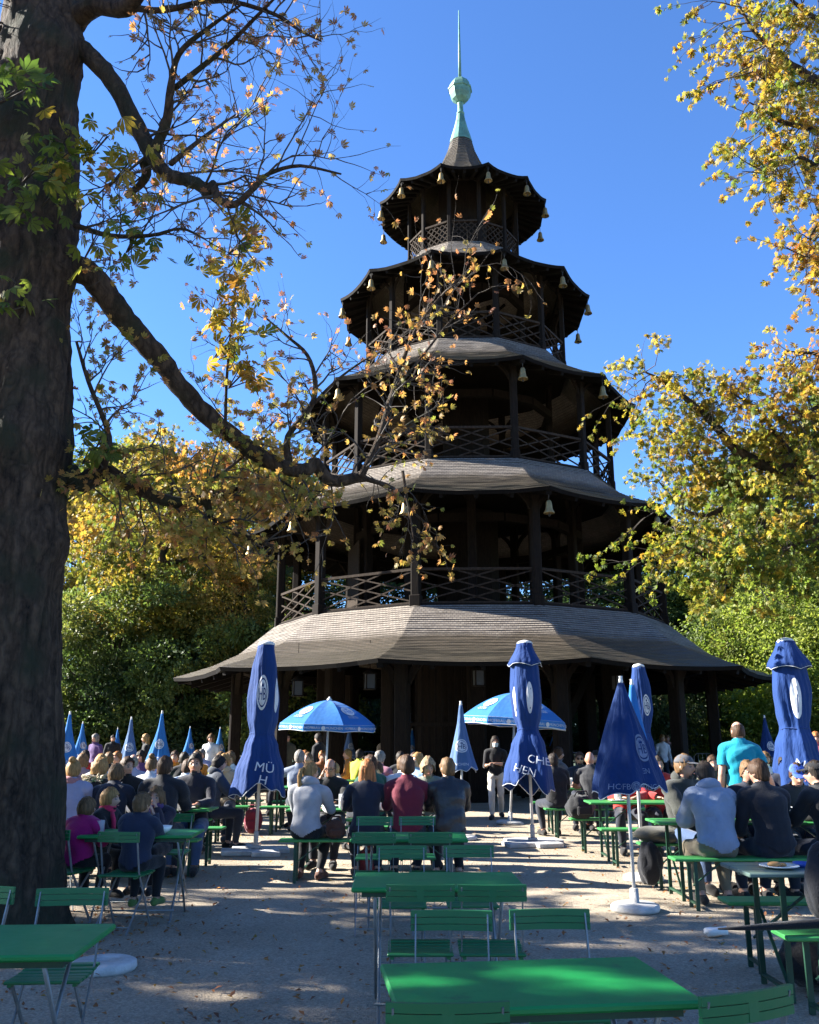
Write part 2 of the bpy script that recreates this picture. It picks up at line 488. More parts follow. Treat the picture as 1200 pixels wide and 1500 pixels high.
storeys = [(5.00, 8.35, 6.18, .24, 1.0), (9.44, 12.6, 4.84, .19, 1.0), (13.84, 16.75, 3.46, .16, .95), (18.08, 20.75, 2.0, .12, .88)]
for si, (z0, z1, rp, w, rh) in enumerate(storeys):
    for k, a in enumerate(CA):
        post(rp, a, z0 - .02, z1, w, 'post', .55 if si < 3 else None)
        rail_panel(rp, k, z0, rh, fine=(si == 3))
    ring_beam(rp, z1 - .1, w * .9, w); ring_beam(rp, z0 + .03, w * .7, .1, 'sill_beam')
    if si < 3:
        for k, a in enumerate(CA):
            if k % 2 == 0 or si == 0: post(rp * .60, a + R(15), z0, z1 + .9, w * 1.05, 'inner_post', .6)
        ring_beam(rp * .60, z1 - .35, .2, .24)
    mb = MB()
    rc = rp * (.17 if si < 3 else .45)
    mb.rings([[tp(rc, a, z) for a in CA] for z in (z0, z1 + .6)], smooth=False); mb.build('stair_core', WOOD_DARK, tower)
    floor_disc(rp + .12, z0 - .01, .2)
# boarded screen and wire mesh panels on the left of the second storey
mb = MB()
for k in (8, 9):
    A, B = tp(4.0, CA[k] + R(-15), 5.0), tp(4.0, CA[k] + R(15), 5.0)
    for i in range(10):
        p, q = A.lerp(B, i / 10), A.lerp(B, (i + .9) / 10)
        mb.bar((p + q) / 2, (p + q) / 2 + Vector((0, 0, 2.7)), (q - p).length, .04, up=(q - p).cross(Vector((0, 0, 1))))
mb.build('boarded_screen', WOOD_RAIL, tower)

# copper finial
mb = MB(); prof = [(.44, 23.48), (.36, 23.8), (.26, 24.15), (.18, 24.5), (.135, 24.78)]
mb.rings([[tp(r, a, z) for a in CA] for r, z in prof], smooth=False)
mb.lathe([(.15, 24.76), (.15, 24.82), (.115, 24.84), (.10, 25.2), (.13, 25.24)], 14)
fin = mb.build('finial', COPPER, tower)
mb = MB(); pr = []
for i in range(9):
    t = -PI / 2 + PI * i / 8; pr.append((max(.09, .44 * math.cos(t)), 25.82 + .56 * math.sin(t)))
mb.rings([[tp(r, R(45 * j + 10), z) for j in range(8)] for r, z in pr], smooth=False)
mb.rings([[tp(r, R(45 * j + 10), z) for j in range(8)] for r, z in ((.43, 25.80), (.475, 25.82), (.475, 25.88), (.43, 25.90))], smooth=False, cap=False)
mb.build('ball', COPPER, fin)
mb = MB(); mb.tube([(0, 0, 26.3), (0, 0, 27.6), (0, 0, 29.55)], [.065, .05, .018], 8); mb.build('spike', COPPER, fin)

# bells under the eave corners: each hangs on its own hook
def bell_meshes():
    b = MB(); b.lathe([(.02, 0), (.05, -.01), (.075, -.06), (.085, -.16), (.10, -.26), (.145, -.34), (.15, -.36), (.12, -.35), (.02, -.2)], 12)
    h = MB(); h.tube([(0, 0, .22), (0, 0, 0)], .012, 5)
    k = MB(); k.tube([(0, 0, -.2), (0, 0, -.36), (0, 0, -.40), (0, 0, -.44)], [.012, .012, .03, .02], 6)
    return b.mesh('bell'), h.mesh('hook'), k.mesh('clapper')
BELL_ME, HOOK_ME, CLAP_ME = bell_meshes(); BELL_ME.materials.append(BRASS)
for q in (HOOK_ME, CLAP_ME): q.materials.append(mat('iron', (.05, .045, .04), .6, .6))
ordw = ['first', 'second', 'third', 'fourth', 'fifth', 'sixth', 'seventh', 'eighth']
tname = ['lowest', 'second', 'third', 'fourth', 'top']
for ti, (edge, (re_, ze)) in enumerate(EAVES):
    if ti == 0: continue
    vis = []
    for k, a in enumerate(CA):
        rel = (a + R(3.7) + PI) % (2 * PI) - PI
        if abs(rel) < R(112 if ti > 2 else 84): vis.append((math.sin(rel), k, rel))
    vis.sort()
    for n_, (s_, k, rel) in enumerate(vis):
        q = edge[k * 8]
        sc = 1.0 if ti < 3 else .95
        e = empty('bell', (TX + q.x * .985, TY + q.y * .985, q.z - .25), 0,
                  'brass bell on the %s roof of the pagoda, %s from the left' % (tname[ti], ordw[n_]), 'bell', 'brass bells under the pagoda eaves')
        e.scale = (sc, sc, sc)
        link('bell_body', BELL_ME, None, e); link('hook', HOOK_ME, None, e); link('clapper', CLAP_ME, None, e)

# lanterns hanging inside the ground storey eave
LANT = mat('lantern_glass', (.03, .03, .032), .6, 0, .1)
for (px, py, y, lb) in ((436, 1008, 23.2, 'glass lantern hanging behind the left columns of the pagoda'), (542, 998, 22.4, 'glass lantern hanging above the open left parasol'),
                    (701, 993, 22.2, 'glass lantern hanging under the middle of the lowest eave'), (905, 1000, 23.5, 'glass lantern hanging between the right columns of the pagoda')):
    p = at(px, py, y)
    e = empty('lantern', p, 0.3, lb, 'lantern', 'lanterns under the lowest eave')
    g = MB(); g.box((0, 0, 0), (.22, .22, .34)); g.build('lantern_glass', LANT, e)
    f = MB()
    for sx in (-1, 1):
        for sy in (-1, 1): f.box((sx * .115, sy * .115, 0), (.03, .03, .36))
    f.lathe([(.20, .18), (.05, .30), (.02, .31)], 4); f.box((0, 0, -.19), (.26, .26, .03)); f.tube([(0, 0, .3), (0, 0, 4.0 - p.z)], .01, 4)
    f.build('lantern_frame', WOOD_DARK, e)
# ------------------------------------------------------------------ trees
def bark_mat(name, c1, c2, sc=(1, 1, .16), moss=None, scale=11):
    m, n, l, b = _nodes(name)
    tc = n.new('ShaderNodeTexCoord'); mp = n.new('ShaderNodeMapping'); mp.inputs['Scale'].default_value = sc
    l.new(tc.outputs['Object'], mp.inputs['Vector'])
    nw = n.new('ShaderNodeTexNoise'); nw.inputs['Scale'].default_value = 3; nw.inputs['Detail'].default_value = 4; l.new(tc.outputs['Object'], nw.inputs['Vector'])
    wp = n.new('ShaderNodeVectorMath'); wp.operation = 'MULTIPLY_ADD'; wp.inputs[1].default_value = (.35, .35, .35); l.new(nw.outputs['Color'], wp.inputs[0]); l.new(mp.outputs[0], wp.inputs[2])
    vo = n.new('ShaderNodeTexVoronoi'); vo.feature = 'DISTANCE_TO_EDGE'; vo.inputs['Scale'].default_value = scale; l.new(wp.outputs[0], vo.inputs['Vector'])
    nz = n.new('ShaderNodeTexNoise'); nz.inputs['Scale'].default_value = 9; nz.inputs['Detail'].default_value = 10; nz.inputs['Roughness'].default_value = .78
    l.new(mp.outputs[0], nz.inputs['Vector'])
    mu = n.new('ShaderNodeMath'); mu.operation = 'MULTIPLY_ADD'; mu.inputs[1].default_value = .55; l.new(vo.outputs['Distance'], mu.inputs[0]); l.new(nz.outputs['Fac'], mu.inputs[2])
    cr = n.new('ShaderNodeValToRGB'); cr.color_ramp.elements[0].position = .38; cr.color_ramp.elements[1].position = .80
    cr.color_ramp.elements[0].color = (*c1, 1); cr.color_ramp.elements[1].color = (*c2, 1); l.new(mu.outputs[0], cr.inputs[0])
    out = cr.outputs[0]
    if moss:
        n3 = n.new('ShaderNodeTexNoise'); n3.inputs['Scale'].default_value = 2.2; n3.inputs['Detail'].default_value = 6; l.new(tc.outputs['Object'], n3.inputs['Vector'])
        c3 = n.new('ShaderNodeValToRGB'); c3.color_ramp.elements[0].position = .5; c3.color_ramp.elements[1].position = .66
        l.new(n3.outputs['Fac'], c3.inputs[0])
        mx = n.new('ShaderNodeMix'); mx.data_type = 'RGBA'; l.new(c3.outputs[0], mx.inputs['Factor']); l.new(out, mx.inputs['A']); mx.inputs['B'].default_value = (*moss, 1)
        out = mx.outputs['Result']
    l.new(out, b.inputs['Base Color']); b.inputs['Roughness'].default_value = .9; b.inputs['Specular IOR Level'].default_value = .25
    bp = n.new('ShaderNodeBump'); bp.inputs['Strength'].default_value = 1.0; bp.inputs['Distance'].default_value = .07
    l.new(mu.outputs[0], bp.inputs['Height']); l.new(bp.outputs[0], b.inputs['Normal'])
    return m
BARK = bark_mat('chestnut_bark', (.009, .006, .004), (.11, .074, .048), moss=(.03, .032, .018))
TWIG = mat('twig_bark', (.045, .036, .028), .85, 0, .3, 12)
LEAF_CHEST = leaf_mat('chestnut_leaf_autumn', [(0, (.05, .085, .015)), (.3, (.11, .14, .02)), (.52, (.27, .21, .03)), (.75, (.30, .17, .03)), (1, (.20, .075, .02))], .5)
LEAF_WITHER = leaf_mat('withered_chestnut_leaf', [(0, (.07, .10, .02)), (.25, (.16, .17, .03)), (.5, (.30, .20, .05)), (.78, (.30, .13, .05)), (1, (.16, .07, .04))], .45)
LEAF_GOLD = leaf_mat('golden_leaf', [(0, (.05, .08, .016)), (.4, (.12, .125, .02)), (.7, (.26, .19, .035)), (1, (.28, .14, .03))], .5)
LEAF_GREEN = leaf_mat('green_leaf', [(0, (.04, .07, .018)), (.5, (.08, .12, .026)), (1, (.17, .17, .035))], .4)
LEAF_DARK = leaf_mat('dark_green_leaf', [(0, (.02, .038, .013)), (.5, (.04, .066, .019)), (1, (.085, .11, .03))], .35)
LEAF_BRIGHT = leaf_mat('bright_green_leaf', [(0, (.085, .13, .02)), (.5, (.15, .20, .03)), (1, (.22, .24, .045))], .5)

def _norm(a): return a / np.maximum(np.linalg.norm(a, axis=-1, keepdims=True), 1e-9)

def leaflet_template(kind):
    """verts (n,3) and faces of one leaf of length 1 along x"""
    if kind == 'palmate':
        V = []; F = []
        for ang, L in ((-62, .66), (-30, .9), (0, 1.0), (30, .9), (62, .66)):
            a = R(ang); c, s = math.cos(a), math.sin(a); w = .17
            pts = [(.04, 0, 0), (.70 * L, -w * L, -.10), (L, 0, -.30 * L), (.70 * L, w * L, -.10), (.55 * L, 0, -.01)]
            b = len(V)
            V += [(x * c - y * s, x * s + y * c, z) for x, y, z in pts]
            F += [(b, b + 1, b + 4), (b + 1, b + 2, b + 4), (b + 2, b + 3, b + 4), (b + 3, b, b + 4)]
        return np.array(V), F
    if kind == 'triple':
        V = []; F = []
        for ang, L in ((-48, .8), (0, 1.0), (48, .8)):
            a = R(ang); c, s = math.cos(a), math.sin(a); w = .2
            pts = [(.02, 0, 0), (.55 * L, -w * L, .02), (L, 0, -.22 * L), (.55 * L, w * L, .02)]
            b = len(V); V += [(x * c - y * s, x * s + y * c, z) for x, y, z in pts]; F += [(b, b + 1, b + 2), (b, b + 2, b + 3)]
        return np.array(V), F
    return np.array([(0, 0, 0), (.5, -.27, .05), (1, 0, -.12), (.5, .27, .05)]), [(0, 1, 2), (0, 2, 3)]

def leaf_mesh(name, P, D, size, hue, kind='simple', up=.6, rng=RNG):
    P = np.asarray(P, float); N = len(P); D = np.asarray(D, float)
    T, F = leaflet_template(kind); k = len(T)
    ax = _norm(D + rng.normal(0, .45, (N, 3)) + np.array([0, 0, -.15]))
    nr = rng.normal(0, 1, (N, 3)) * (1 - up) + np.array([0, 0, up])
    nr = _norm(nr - ax * np.sum(nr * ax, 1, keepdims=True)); sd = np.cross(nr, ax)
    sz = (np.ones(N) * size) * rng.uniform(.65, 1.25, N)
    V = (P[:, None, :] + (T[None, :, 0:1] * ax[:, None, :] + T[None, :, 1:2] * sd[:, None, :] + T[None, :, 2:3] * rng.uniform(.2, 2.4, N)[:, None, None] * nr[:, None, :]) * sz[:, None, None]).reshape(-1, 3)
    f = np.array(F); FA = (f[None] + (np.arange(N) * k)[:, None, None]).reshape(-1, 3)
    me = bpy.data.meshes.new(name); me.vertices.add(len(V)); me.vertices.foreach_set('co', V.astype(np.float32).ravel())
    nf = len(FA); me.loops.add(nf * 3); me.loops.foreach_set('vertex_index', FA.astype(np.int32).ravel())
    me.polygons.add(nf); me.polygons.foreach_set('loop_start', (np.arange(nf) * 3).astype(np.int32)); me.polygons.foreach_set('loop_total', np.full(nf, 3, np.int32))
    a_ = me.attributes.new('hue', 'FLOAT', 'POINT'); a_.data.foreach_set('value', np.repeat(np.clip(hue, 0, 1), k).astype(np.float32))
    me.update(calc_edges=True)
    return me

class Grow:
    def __init__(self, seed): self.r = random.Random(seed); self.mb = MB(); self.P = []; self.D = []; self.H = []
    def rv(self): return Vector((self.r.gauss(0, 1), self.r.gauss(0, 1), self.r.gauss(0, 1)))
    def twig(self, p, d, L, r0, level, trop=(0, 0, .1), hue=.5, leafy=1.0, kink=.28, nch=3):
        n = 5; pts = [Vector(p)]; d = Vector(d).normalized(); trop = Vector(trop)
        for i in range(n):
            d = (d + self.rv() * kink * .55 + trop * .25).normalized(); pts.append(pts[-1] + d * L / n)
        self.mb.tube(pts, [r0 * (1 - .75 * i / n) for i in range(n + 1)], 4 if level < 2 else 5, cap=False)
        if level <= 0:
            m = self.r.random()
            cnt = int(leafy * (1.2 + self.r.random() * 2.6) + self.r.random())
            for _ in range(cnt):
                q = pts[self.r.choice((2, 3, 4, 5, 5, 5))]
                self.P.append(q); self.D.append(d + self.rv() * .8); self.H.append(hue + self.r.gauss(0, .16) + (m - .5) * .25)
        else:
            for c in range(nch + (1 if self.r.random() < .4 else 0)):
                t = .25 + .75 * (c + self.r.random()) / (nch + 1)
                i = min(n - 1, int(t * n)); q = pts[i].lerp(pts[i + 1], t * n - i)
                dd = (d + self.rv() * .75).normalized()
                self.twig(q, dd, L * self.r.uniform(.42, .7), r0 * .5, level - 1, trop, hue, leafy, kink, nch)
            self.twig(pts[-1], d, L * .55, r0 * .35, level - 1, trop, hue, leafy, kink, nch)

def clumps(G, pts, every, n_, rad, hue, seed, drop=.1):
    acc = 0
    for i in range(1, len(pts)):
        acc += (pts[i] - pts[i - 1]).length
        if acc < every: continue
        acc = 0
        for q in range(2):
            c = pts[i] + G.rv() * rad * .75 - Vector((0, 0, drop)); h_ = hue + G.r.gauss(0, .13); rr = rad * G.r.uniform(.45, 1.0)
            G.mb.tube([pts[i], pts[i].lerp(c, .55) + G.rv() * .05, c], [.012, .008, .004], 4, cap=False)
            for k in range(int(n_ * G.r.uniform(.6, 1.3))):
                d = G.rv(); d = d.normalized() * rr * G.r.random() ** .45; d.z *= .62
                G.P.append(c + d); G.D.append(d + Vector((0, 0, -.12))); G.H.append(h_ + G.r.gauss(0, .10))
def limb_pts(pix, y0, y1, sub=3, rng=random):
    """smooth polyline through picture points, its distance running from y0 to y1"""
    pts = [at(px, py, y0 + (y1 - y0) * i / max(1, len(pix) - 1)) for i, (px, py) in enumerate(pix)]
    out = []
    for i in range(len(pts) - 1):
        a, b = pts[i], pts[i + 1]; p0 = pts[i - 1] if i else a - (b - a); p3 = pts[i + 2] if i + 2 < len(pts) else b + (b - a)
        for j in range(sub):
            t = j / sub
            out.append(.5 * ((2 * a) + (b - p0) * t + (2 * p0 - 5 * a + 4 * b - p3) * t * t + (3 * a - p0 - 3 * b + p3) * t ** 3))
    out.append(pts[-1]); return out

def rough_tube(mb, pts, r0, r1, n=9, amp=.12, seed=0):
    rings = []; k = len(pts)
    x = None
    for i, p in enumerate(pts):
        d = (pts[min(i + 1, k - 1)] - pts[max(i - 1, 0)]).normalized()
        x = d.orthogonal().normalized() if x is None else (x - d * x.dot(d)).normalized()
        y = d.cross(x); r = r0 + (r1 - r0) * i / (k - 1); ring = []
        for j in range(n):
            a = 2 * PI * j / n; q = p + (x * math.cos(a) + y * math.sin(a)) * r
            ring.append(q + (q - p) * amp * noise.noise(q * (2.2 / max(r, .05) * .35) + Vector((seed, 0, 0))) * 2)
        rings.append(ring)
    mb.rings(rings)

# ---- the big chestnut on the left
def trunk_mesh(axis, radii, n=90, amp=.09, flare=0.0, burls=()):
    mb = MB(); rings = []; steps = 150
    def interp(t, arr):
        f = t * (len(arr) - 1); i = min(int(f), len(arr) - 2); return arr[i] + (arr[i + 1] - arr[i]) * (f - i)
    for i in range(steps + 1):
        t = i / steps; c = interp(t, [Vector(a) for a in axis]); r = interp(t, radii); ring = []
        for j in range(n):
            a = 2 * PI * j / n; dirv = Vector((math.cos(a), math.sin(a), 0))
            rr = r * (1 + flare * math.exp(-c.z * 2.6) * (1 + .5 * math.sin(a * 5 + 1)))
            q = c + dirv * rr
            g = noise.noise(Vector((q.x * 1.3, q.y * 1.3, q.z * .6))) * amp * 1.2 + abs(noise.noise(Vector((q.x * 10, q.y * 10, q.z * 1.5)))) * amp * .8 + noise.noise(q * 14) * .016
            for bc, br, ba in burls: g += ba * math.exp(-((q - Vector(bc)).length / br) ** 2)
            ring.append(q + dirv * g)
        rings.append(ring)
    mb.rings(rings)
    return mb.mesh('trunk')

TREE1 = empty('chestnut_tree', (-3.4, 8.2, 0), 0, 'old chestnut with thick dark trunk and sparse withering leaves at the left edge', 'tree')
OFF = Vector(TREE1.location)
def shift(me, off):
    a = np.zeros(len(me.vertices) * 3, np.float32); me.vertices.foreach_get('co', a); a = a.reshape(-1, 3) - np.array(off, np.float32)
    me.vertices.foreach_set('co', a.ravel()); me.update(); return me
ax = [(-3.45, 8.2, -.1), (-3.55, 8.2, 1.6), (-3.68, 8.2, 3.2), (-3.79, 8.2, 4.7), (-3.88, 8.2, 6.3), (-3.96, 8.2, 7.9), (-4.02, 8.2, 9.6), (-4.1, 8.3, 11.5)]
tm = trunk_mesh(ax, [.47, .415, .41, .425, .42, .40, .37, .27], burls=[(at(100, 790, 8.0), .28, .13), (at(30, 640, 7.8), .3, .06), (at(108, 395, 8.1), .25, .09), (at(108, 70, 8.1), .3, .08), (at(70, 60, 7.8), .3, .07)], flare=.28)
link('trunk', shift(tm, OFF), BARK, TREE1)
G = Grow(3); LB = MB()
limbs = [  # picture points, distances, radii, twig spacing, twig length, leafiness, hue
    ([(100, 55), (135, 85), (165, 120), (190, 165), (207, 195), (225, 232), (245, 255), (270, 263), (295, 272), (305, 285), (312, 270), (320, 292), (345, 299), (370, 278), (395, 254), (440, 243), (500, 255)], 8.2, 7.6, .108, .010, 1.0),
    ([(225, 225), (245, 175), (250, 130), (262, 80), (300, 45), (352, 8)], 8.0, 7.4, .06, .012, .8),
    ([(255, 130), (330, 70), (375, 25), (410, -10)], 7.9, 7.3, .035, .012, .8),
    ([(250, 240), (300, 200), (345, 168)], 7.9, 8.3, .03, .01, .6),
    ([(212, 235), (213, 262), (185, 288)], 8.1, 8.4, .06, .03, .4),
    ([(103, 390), (135, 405), (160, 438), (185, 470), (212, 500), (238, 530), (262, 565), (300, 605), (340, 638), (372, 662), (410, 682), (445, 690), (462, 680), (485, 704), (535, 698)], 8.2, 9.4, .138, .06, .9),
    ([(528, 700), (552, 650), (568, 600), (585, 545), (608, 485), (645, 435), (690, 392)], 9.35, 9.8, .045, .010, .75),
    ([(575, 575), (620, 520), (660, 470), (700, 430)], 9.5, 9.9, .02, .007, .5),
    ([(550, 655), (600, 620), (650, 590)], 9.4, 9.9, .018, .006, .5),
    ([(424, 684), (422, 640), (455, 596), (462, 560), (450, 520), (420, 492), (385, 462)], 9.1, 9.3, .045, .01, .55),
    ([(455, 596), (490, 560), (530, 530), (560, 515)], 9.15, 9.4, .02, .007, .45),
    ([(330, 630), (332, 560), (338, 490), (345, 420), (352, 360)], 8.8, 8.5, .02, .008, .55),
    ([(590, 690), (598, 740), (606, 790)], 9.4, 9.5, .018, .006, .4),
    ([(530, 700), (575, 715), (600, 745), (640, 780)], 9.4, 9.6, .03, .007, .5),
    ([(98, 690), (120, 708), (150, 690), (200, 715), (250, 735), (298, 733), (310, 762), (350, 783), (400, 800)], 8.2, 9.0, .10, .018, .8),
    ([(150, 690), (160, 640), (130, 560), (112, 500)], 8.3, 8.0, .04, .015, .7),
    ([(300, 733), (350, 715), (400, 700), (450, 730)], 8.8, 9.4, .03, .008, .6),
    ([(260, 735), (330, 690), (390, 640)], 8.6, 9.2, .03, .008, .6),
    ([(110, 30), (140, 8), (185, 12), (210, -20)], 8.2, 7.6, .13, .07, .6),
    ([(60, 50), (20, 40), (-20, 60)], 8.2, 8.0, .10, .05, .5),
    ([(185, 10), (240, 15), (320, 0), (400, 20), (440, 45), (470, 60)], 7.8, 7.2, .04, .008, .7),
    ([(110, 330), (160, 345), (220, 345), (265, 335), (300, 350)], 8.0, 7.0, .03, .008, .6),
]
for li, (pix, y0, y1, r0, r1, tl) in enumerate(limbs):
    pts = limb_pts(pix, y0, y1, 4)
    rough_tube(LB, pts, r0, r1, 10 if r0 > .05 else 6, .10 if r0 > .05 else .03, li)
    acc = 0
    thick = r0 > .12
    for i in range(1, len(pts)):
        acc += (pts[i] - pts[i - 1]).length
        f = i / len(pts)
        r_here = r0 + (r1 - r0) * f
        if r_here > .092: continue
        step = .15 if thick else .11
        if acc > step:
            acc = 0
            d = (pts[i] - pts[i - 1]).normalized()
            side = G.rv(); side = (side - d * side.dot(d)).normalized()
            hu = .5 + .25 * math.sin(li * 1.7)
            zlow = pts[i].z < 5.2
            G.twig(pts[i], d * .6 + side * .9 + Vector((0, 0, .25 if not zlow else .0)), tl * G.r.uniform(.55, 1.15), max(.006, min(.016, r_here * .45)), 1, (0, 0, .12 if not zlow else -.02), .66 if not zlow else .52, (.8 if li < 5 or li > 13 else .55) if not zlow else (2.3 if li > 13 else .9), .36, 5)
for li in (14, 16, 17):
    clumps(G, limb_pts(limbs[li][0], limbs[li][1], limbs[li][2], 5), .085, 18, .32, .46, li, .02)
lbm = LB.mesh('branch'); link('branch', shift(lbm, OFF), BARK, TREE1)
lm = leaf_mesh('leaves', [tuple(p) for p in G.P], [tuple(p) for p in G.D], .066, np.array(G.H), 'palmate', .35)
link('leaves', shift(lm, OFF), LEAF_WITHER, TREE1)
N_T1 = len(G.P)
# broad leaves sprouting on the near side of the trunk and the bright spray in front of the sky
G2 = Grow(21)
for (px, py, y, n_, hu, sp) in ((20, 120, 7.3, 26, .1, 45), (60, 235, 7.4, 22, .2, 50), (40, 300, 7.3, 22, .15, 45), (150, 210, 7.6, 18, .4, 45), (30, 430, 7.4, 12, .25, 40), (100, 215, 7.4, 14, .45, 40), (215, 340, 7.6, 16, .25, 45),
                           (150, 355, 7.4, 12, .3, 40), (365, 345, 8.3, 30, .55, 35), (350, 400, 8.4, 22, .5, 32), (335, 455, 8.5, 22, .6, 28), (340, 505, 8.6, 24, .55, 30), (365, 545, 8.7, 20, .65, 28), (150, 655, 8.0, 16, .15, 30), (190, 240, 7.5, 14, .55, 45), (90, 270, 7.4, 12, .35, 40)):
    c = at(px, py, y)
    for i in range(n_):
        q = c + Vector((G2.r.gauss(0, 1), G2.r.gauss(0, 1), G2.r.gauss(0, .8))) * sp / 1250 * y * .62
        G2.P.append(q); G2.D.append(G2.rv() + Vector((.5, 0, -.3))); G2.H.append(hu + G2.r.gauss(0, .14))
    for i in range(4):
        q = c + G2.rv() * .12; G.mb.tube([c - Vector((.25, -.2, .1)), c.lerp(q, .5) + G2.rv() * .03, q], [.008, .006, .004], 4, cap=False)
lm = leaf_mesh('leaves', [tuple(p) for p in G2.P], [tuple(p) for p in G2.D], .15, np.array(G2.H), 'palmate', .45)
link('leaves', shift(lm, OFF), LEAF_CHEST, TREE1)
link('twigs', shift(G.mb.mesh('twigs'), OFF), TWIG, TREE1)
print('LEAVES', N_T1)

# ---- the golden chestnut on the right: trunk outside the frame, limbs reach in
TREE2 = empty('chestnut_tree', (8.6, 15.0, 0), 0, 'golden chestnut whose leafy limbs reach in from the right edge', 'tree')
OFF2 = Vector(TREE2.location)
t2 = trunk_mesh([(8.6, 15, -.1), (8.6, 15, 2), (8.5, 15, 4), (8.5, 14.8, 7), (8.2, 14.4, 10), (8.1, 14.2, 13)], [.5, .42, .4, .36, .28, .12], 24, .08, .3)
link('trunk', shift(t2, OFF2), BARK, TREE2)
G = Grow(5); LB = MB()
T2L = [
    ([(1300, 730), (1240, 700), (1180, 690), (1130, 685), (1080, 660), (1045, 620), (1010, 588), (975, 560), (945, 545)], 15.2, 15.5, .17, .02, 1.3, 1.0, .55),
    ([(1180, 690), (1140, 640), (1110, 600), (1070, 575)], 15.2, 14.6, .06, .012, .9, .7, .6),
    ([(1130, 700), (1085, 715), (1040, 700), (1000, 655), (970, 615)], 15.2, 16.2, .07, .012, 1.2, 1.3, .45),
    ([(1120, 715), (1070, 740), (1030, 755), (995, 740), (965, 705)], 15.1, 15.6, .06, .012, 1.2, 1.4, .45),
    ([(1180, 700), (1120, 770), (1065, 800), (1020, 810), (990, 785)], 15.1, 14.8, .07, .012, 1.2, 1.5, .4),
    ([(1260, 720), (1200, 760), (1140, 790), (1080, 800), (1030, 790)], 15.0, 14.4, .07, .012, 1.1, 1.5, .38),
    ([(1290, 740), (1240, 775), (1180, 795), (1120, 810), (1075, 815)], 14.8, 14.0, .07, .012, 1.0, 1.5, .42),
    ([(1290, 640), (1230, 620), (1190, 640), (1150, 660), (1100, 690)], 15.0, 15.8, .08, .012, 1.2, 1.3, .35),
    ([(1290, 560), (1240, 540), (1200, 520), (1160, 515)], 14.6, 14.0, .08, .012, .9, .7, .7),
    ([(1280, 640), (1230, 590), (1190, 600), (1160, 620)], 14.8, 14.2, .08, .012, 1.0, 1.2, .5),
    # the higher bough across the top right corner
    ([(1300, 190), (1240, 150), (1190, 115), (1150, 90), (1125, 65), (1100, 40), (1085, 10)], 12.0, 11.4, .10, .014, .9, 1.3, .6),
    ([(1190, 115), (1150, 128), (1120, 115), (1095, 90)], 11.7, 11.2, .035, .01, .8, 1.2, .6),
    ([(1260, 200), (1200, 190), (1150, 180), (1125, 165), (1098, 150)], 11.8, 11.2, .06, .01, .9, 1.3, .6),
    ([(1270, 260), (1210, 250), (1170, 230), (1145, 238), (1125, 255)], 11.8, 11.3, .05, .01, .8, 1.3, .6),
    ([(1270, 330), (1220, 320), (1190, 340), (1185, 390)], 11.8, 11.4, .04, .01, .8, 1.2, .75),
    ([(1260, 400), (1225, 390), (1208, 420)], 11.8, 11.4, .04, .01, .7, 1.2, .75),
    ([(1260, 60), (1200, 30), (1165, 5), (1130, -30)], 12, 11.4, .06, .012, .9, 1.3, .55),
]
for li, (pix, y0, y1, r0, r1, tl, leafy, hu) in enumerate(T2L):
    pts = limb_pts(pix, y0, y1, 4)
    rough_tube(LB, pts, r0, r1, 8, .08, li + 40)
    acc = 0
    for i in range(1, len(pts)):
        acc += (pts[i] - pts[i - 1]).length
        if acc > .085:
            acc = 0
            d = (pts[i] - pts[i - 1]).normalized()
            side = G.rv(); side = (side - d * side.dot(d)).normalized()
            G.twig(pts[i], d * .5 + side * 1.0 + Vector((0, 0, -.1)), tl * G.r.uniform(.4, 1.1), .012, 1, (0, 0, -.12 if li < 10 else .0), hu - .08, leafy * (4.4 if li < 10 else 2.8), .3, 3)
for a, b, r0, r1 in (((8.5, 14.9, 4.2), at(1300, 730, 15.2), .22, .17), ((8.4, 14.8, 6), at(1290, 640, 15), .16, .08), ((8.4, 14.8, 3.4), at(1290, 780, 14.8), .14, .07), ((8.4, 14.6, 7.2), at(1290, 560, 14.6), .14, .08),
                     ((8.2, 14.4, 8.6), at(1300, 190, 12), .2, .10), ((8.2, 14.4, 8.6), at(1260, 200, 11.8), .12, .06), ((8.2, 14.4, 8.2), at(1270, 260, 11.8), .1, .05), ((8.2, 14.4, 7.8), at(1270, 330, 11.8), .1, .04), ((8.2, 14.4, 7.8), at(1260, 400, 11.8), .1, .04), ((8.2, 14.4, 9.4), at(1260, 60, 12), .12, .06)):
    a, b = Vector(a), Vector(b); m_ = a.lerp(b, .5) + Vector((0, 0, .3)); rough_tube(LB, [a, a.lerp(m_, .5) + Vector((.0, 0, .1)), m_, m_.lerp(b, .5), b], r0, r1, 8, .06, 9)
link('branch', shift(LB.mesh('branch'), OFF2), BARK, TREE2)
for li, (pix, y0, y1, r0, r1, tl, leafy, hu) in enumerate(T2L):
    pts = limb_pts(pix, y0, y1, 5)
    if li < 10: clumps(G, pts[int(len(pts) * .25):], .2, 58, .52 if li else .42, hu - .04, li)
    else: clumps(G, pts[int(len(pts) * .2):], .24, 20, .34, hu - .08, li, 0)
P_ = np.array([tuple(p) for p in G.P])
lm = leaf_mesh('leaves', P_, [tuple(p) for p in G.D], .088, np.array(G.H), 'palmate', .4)
link('leaves', shift(lm, OFF2), LEAF_CHEST, TREE2)
link('twigs', shift(G.mb.mesh('twigs'), OFF2), TWIG, TREE2)
print('LEAVES2', len(G.P))

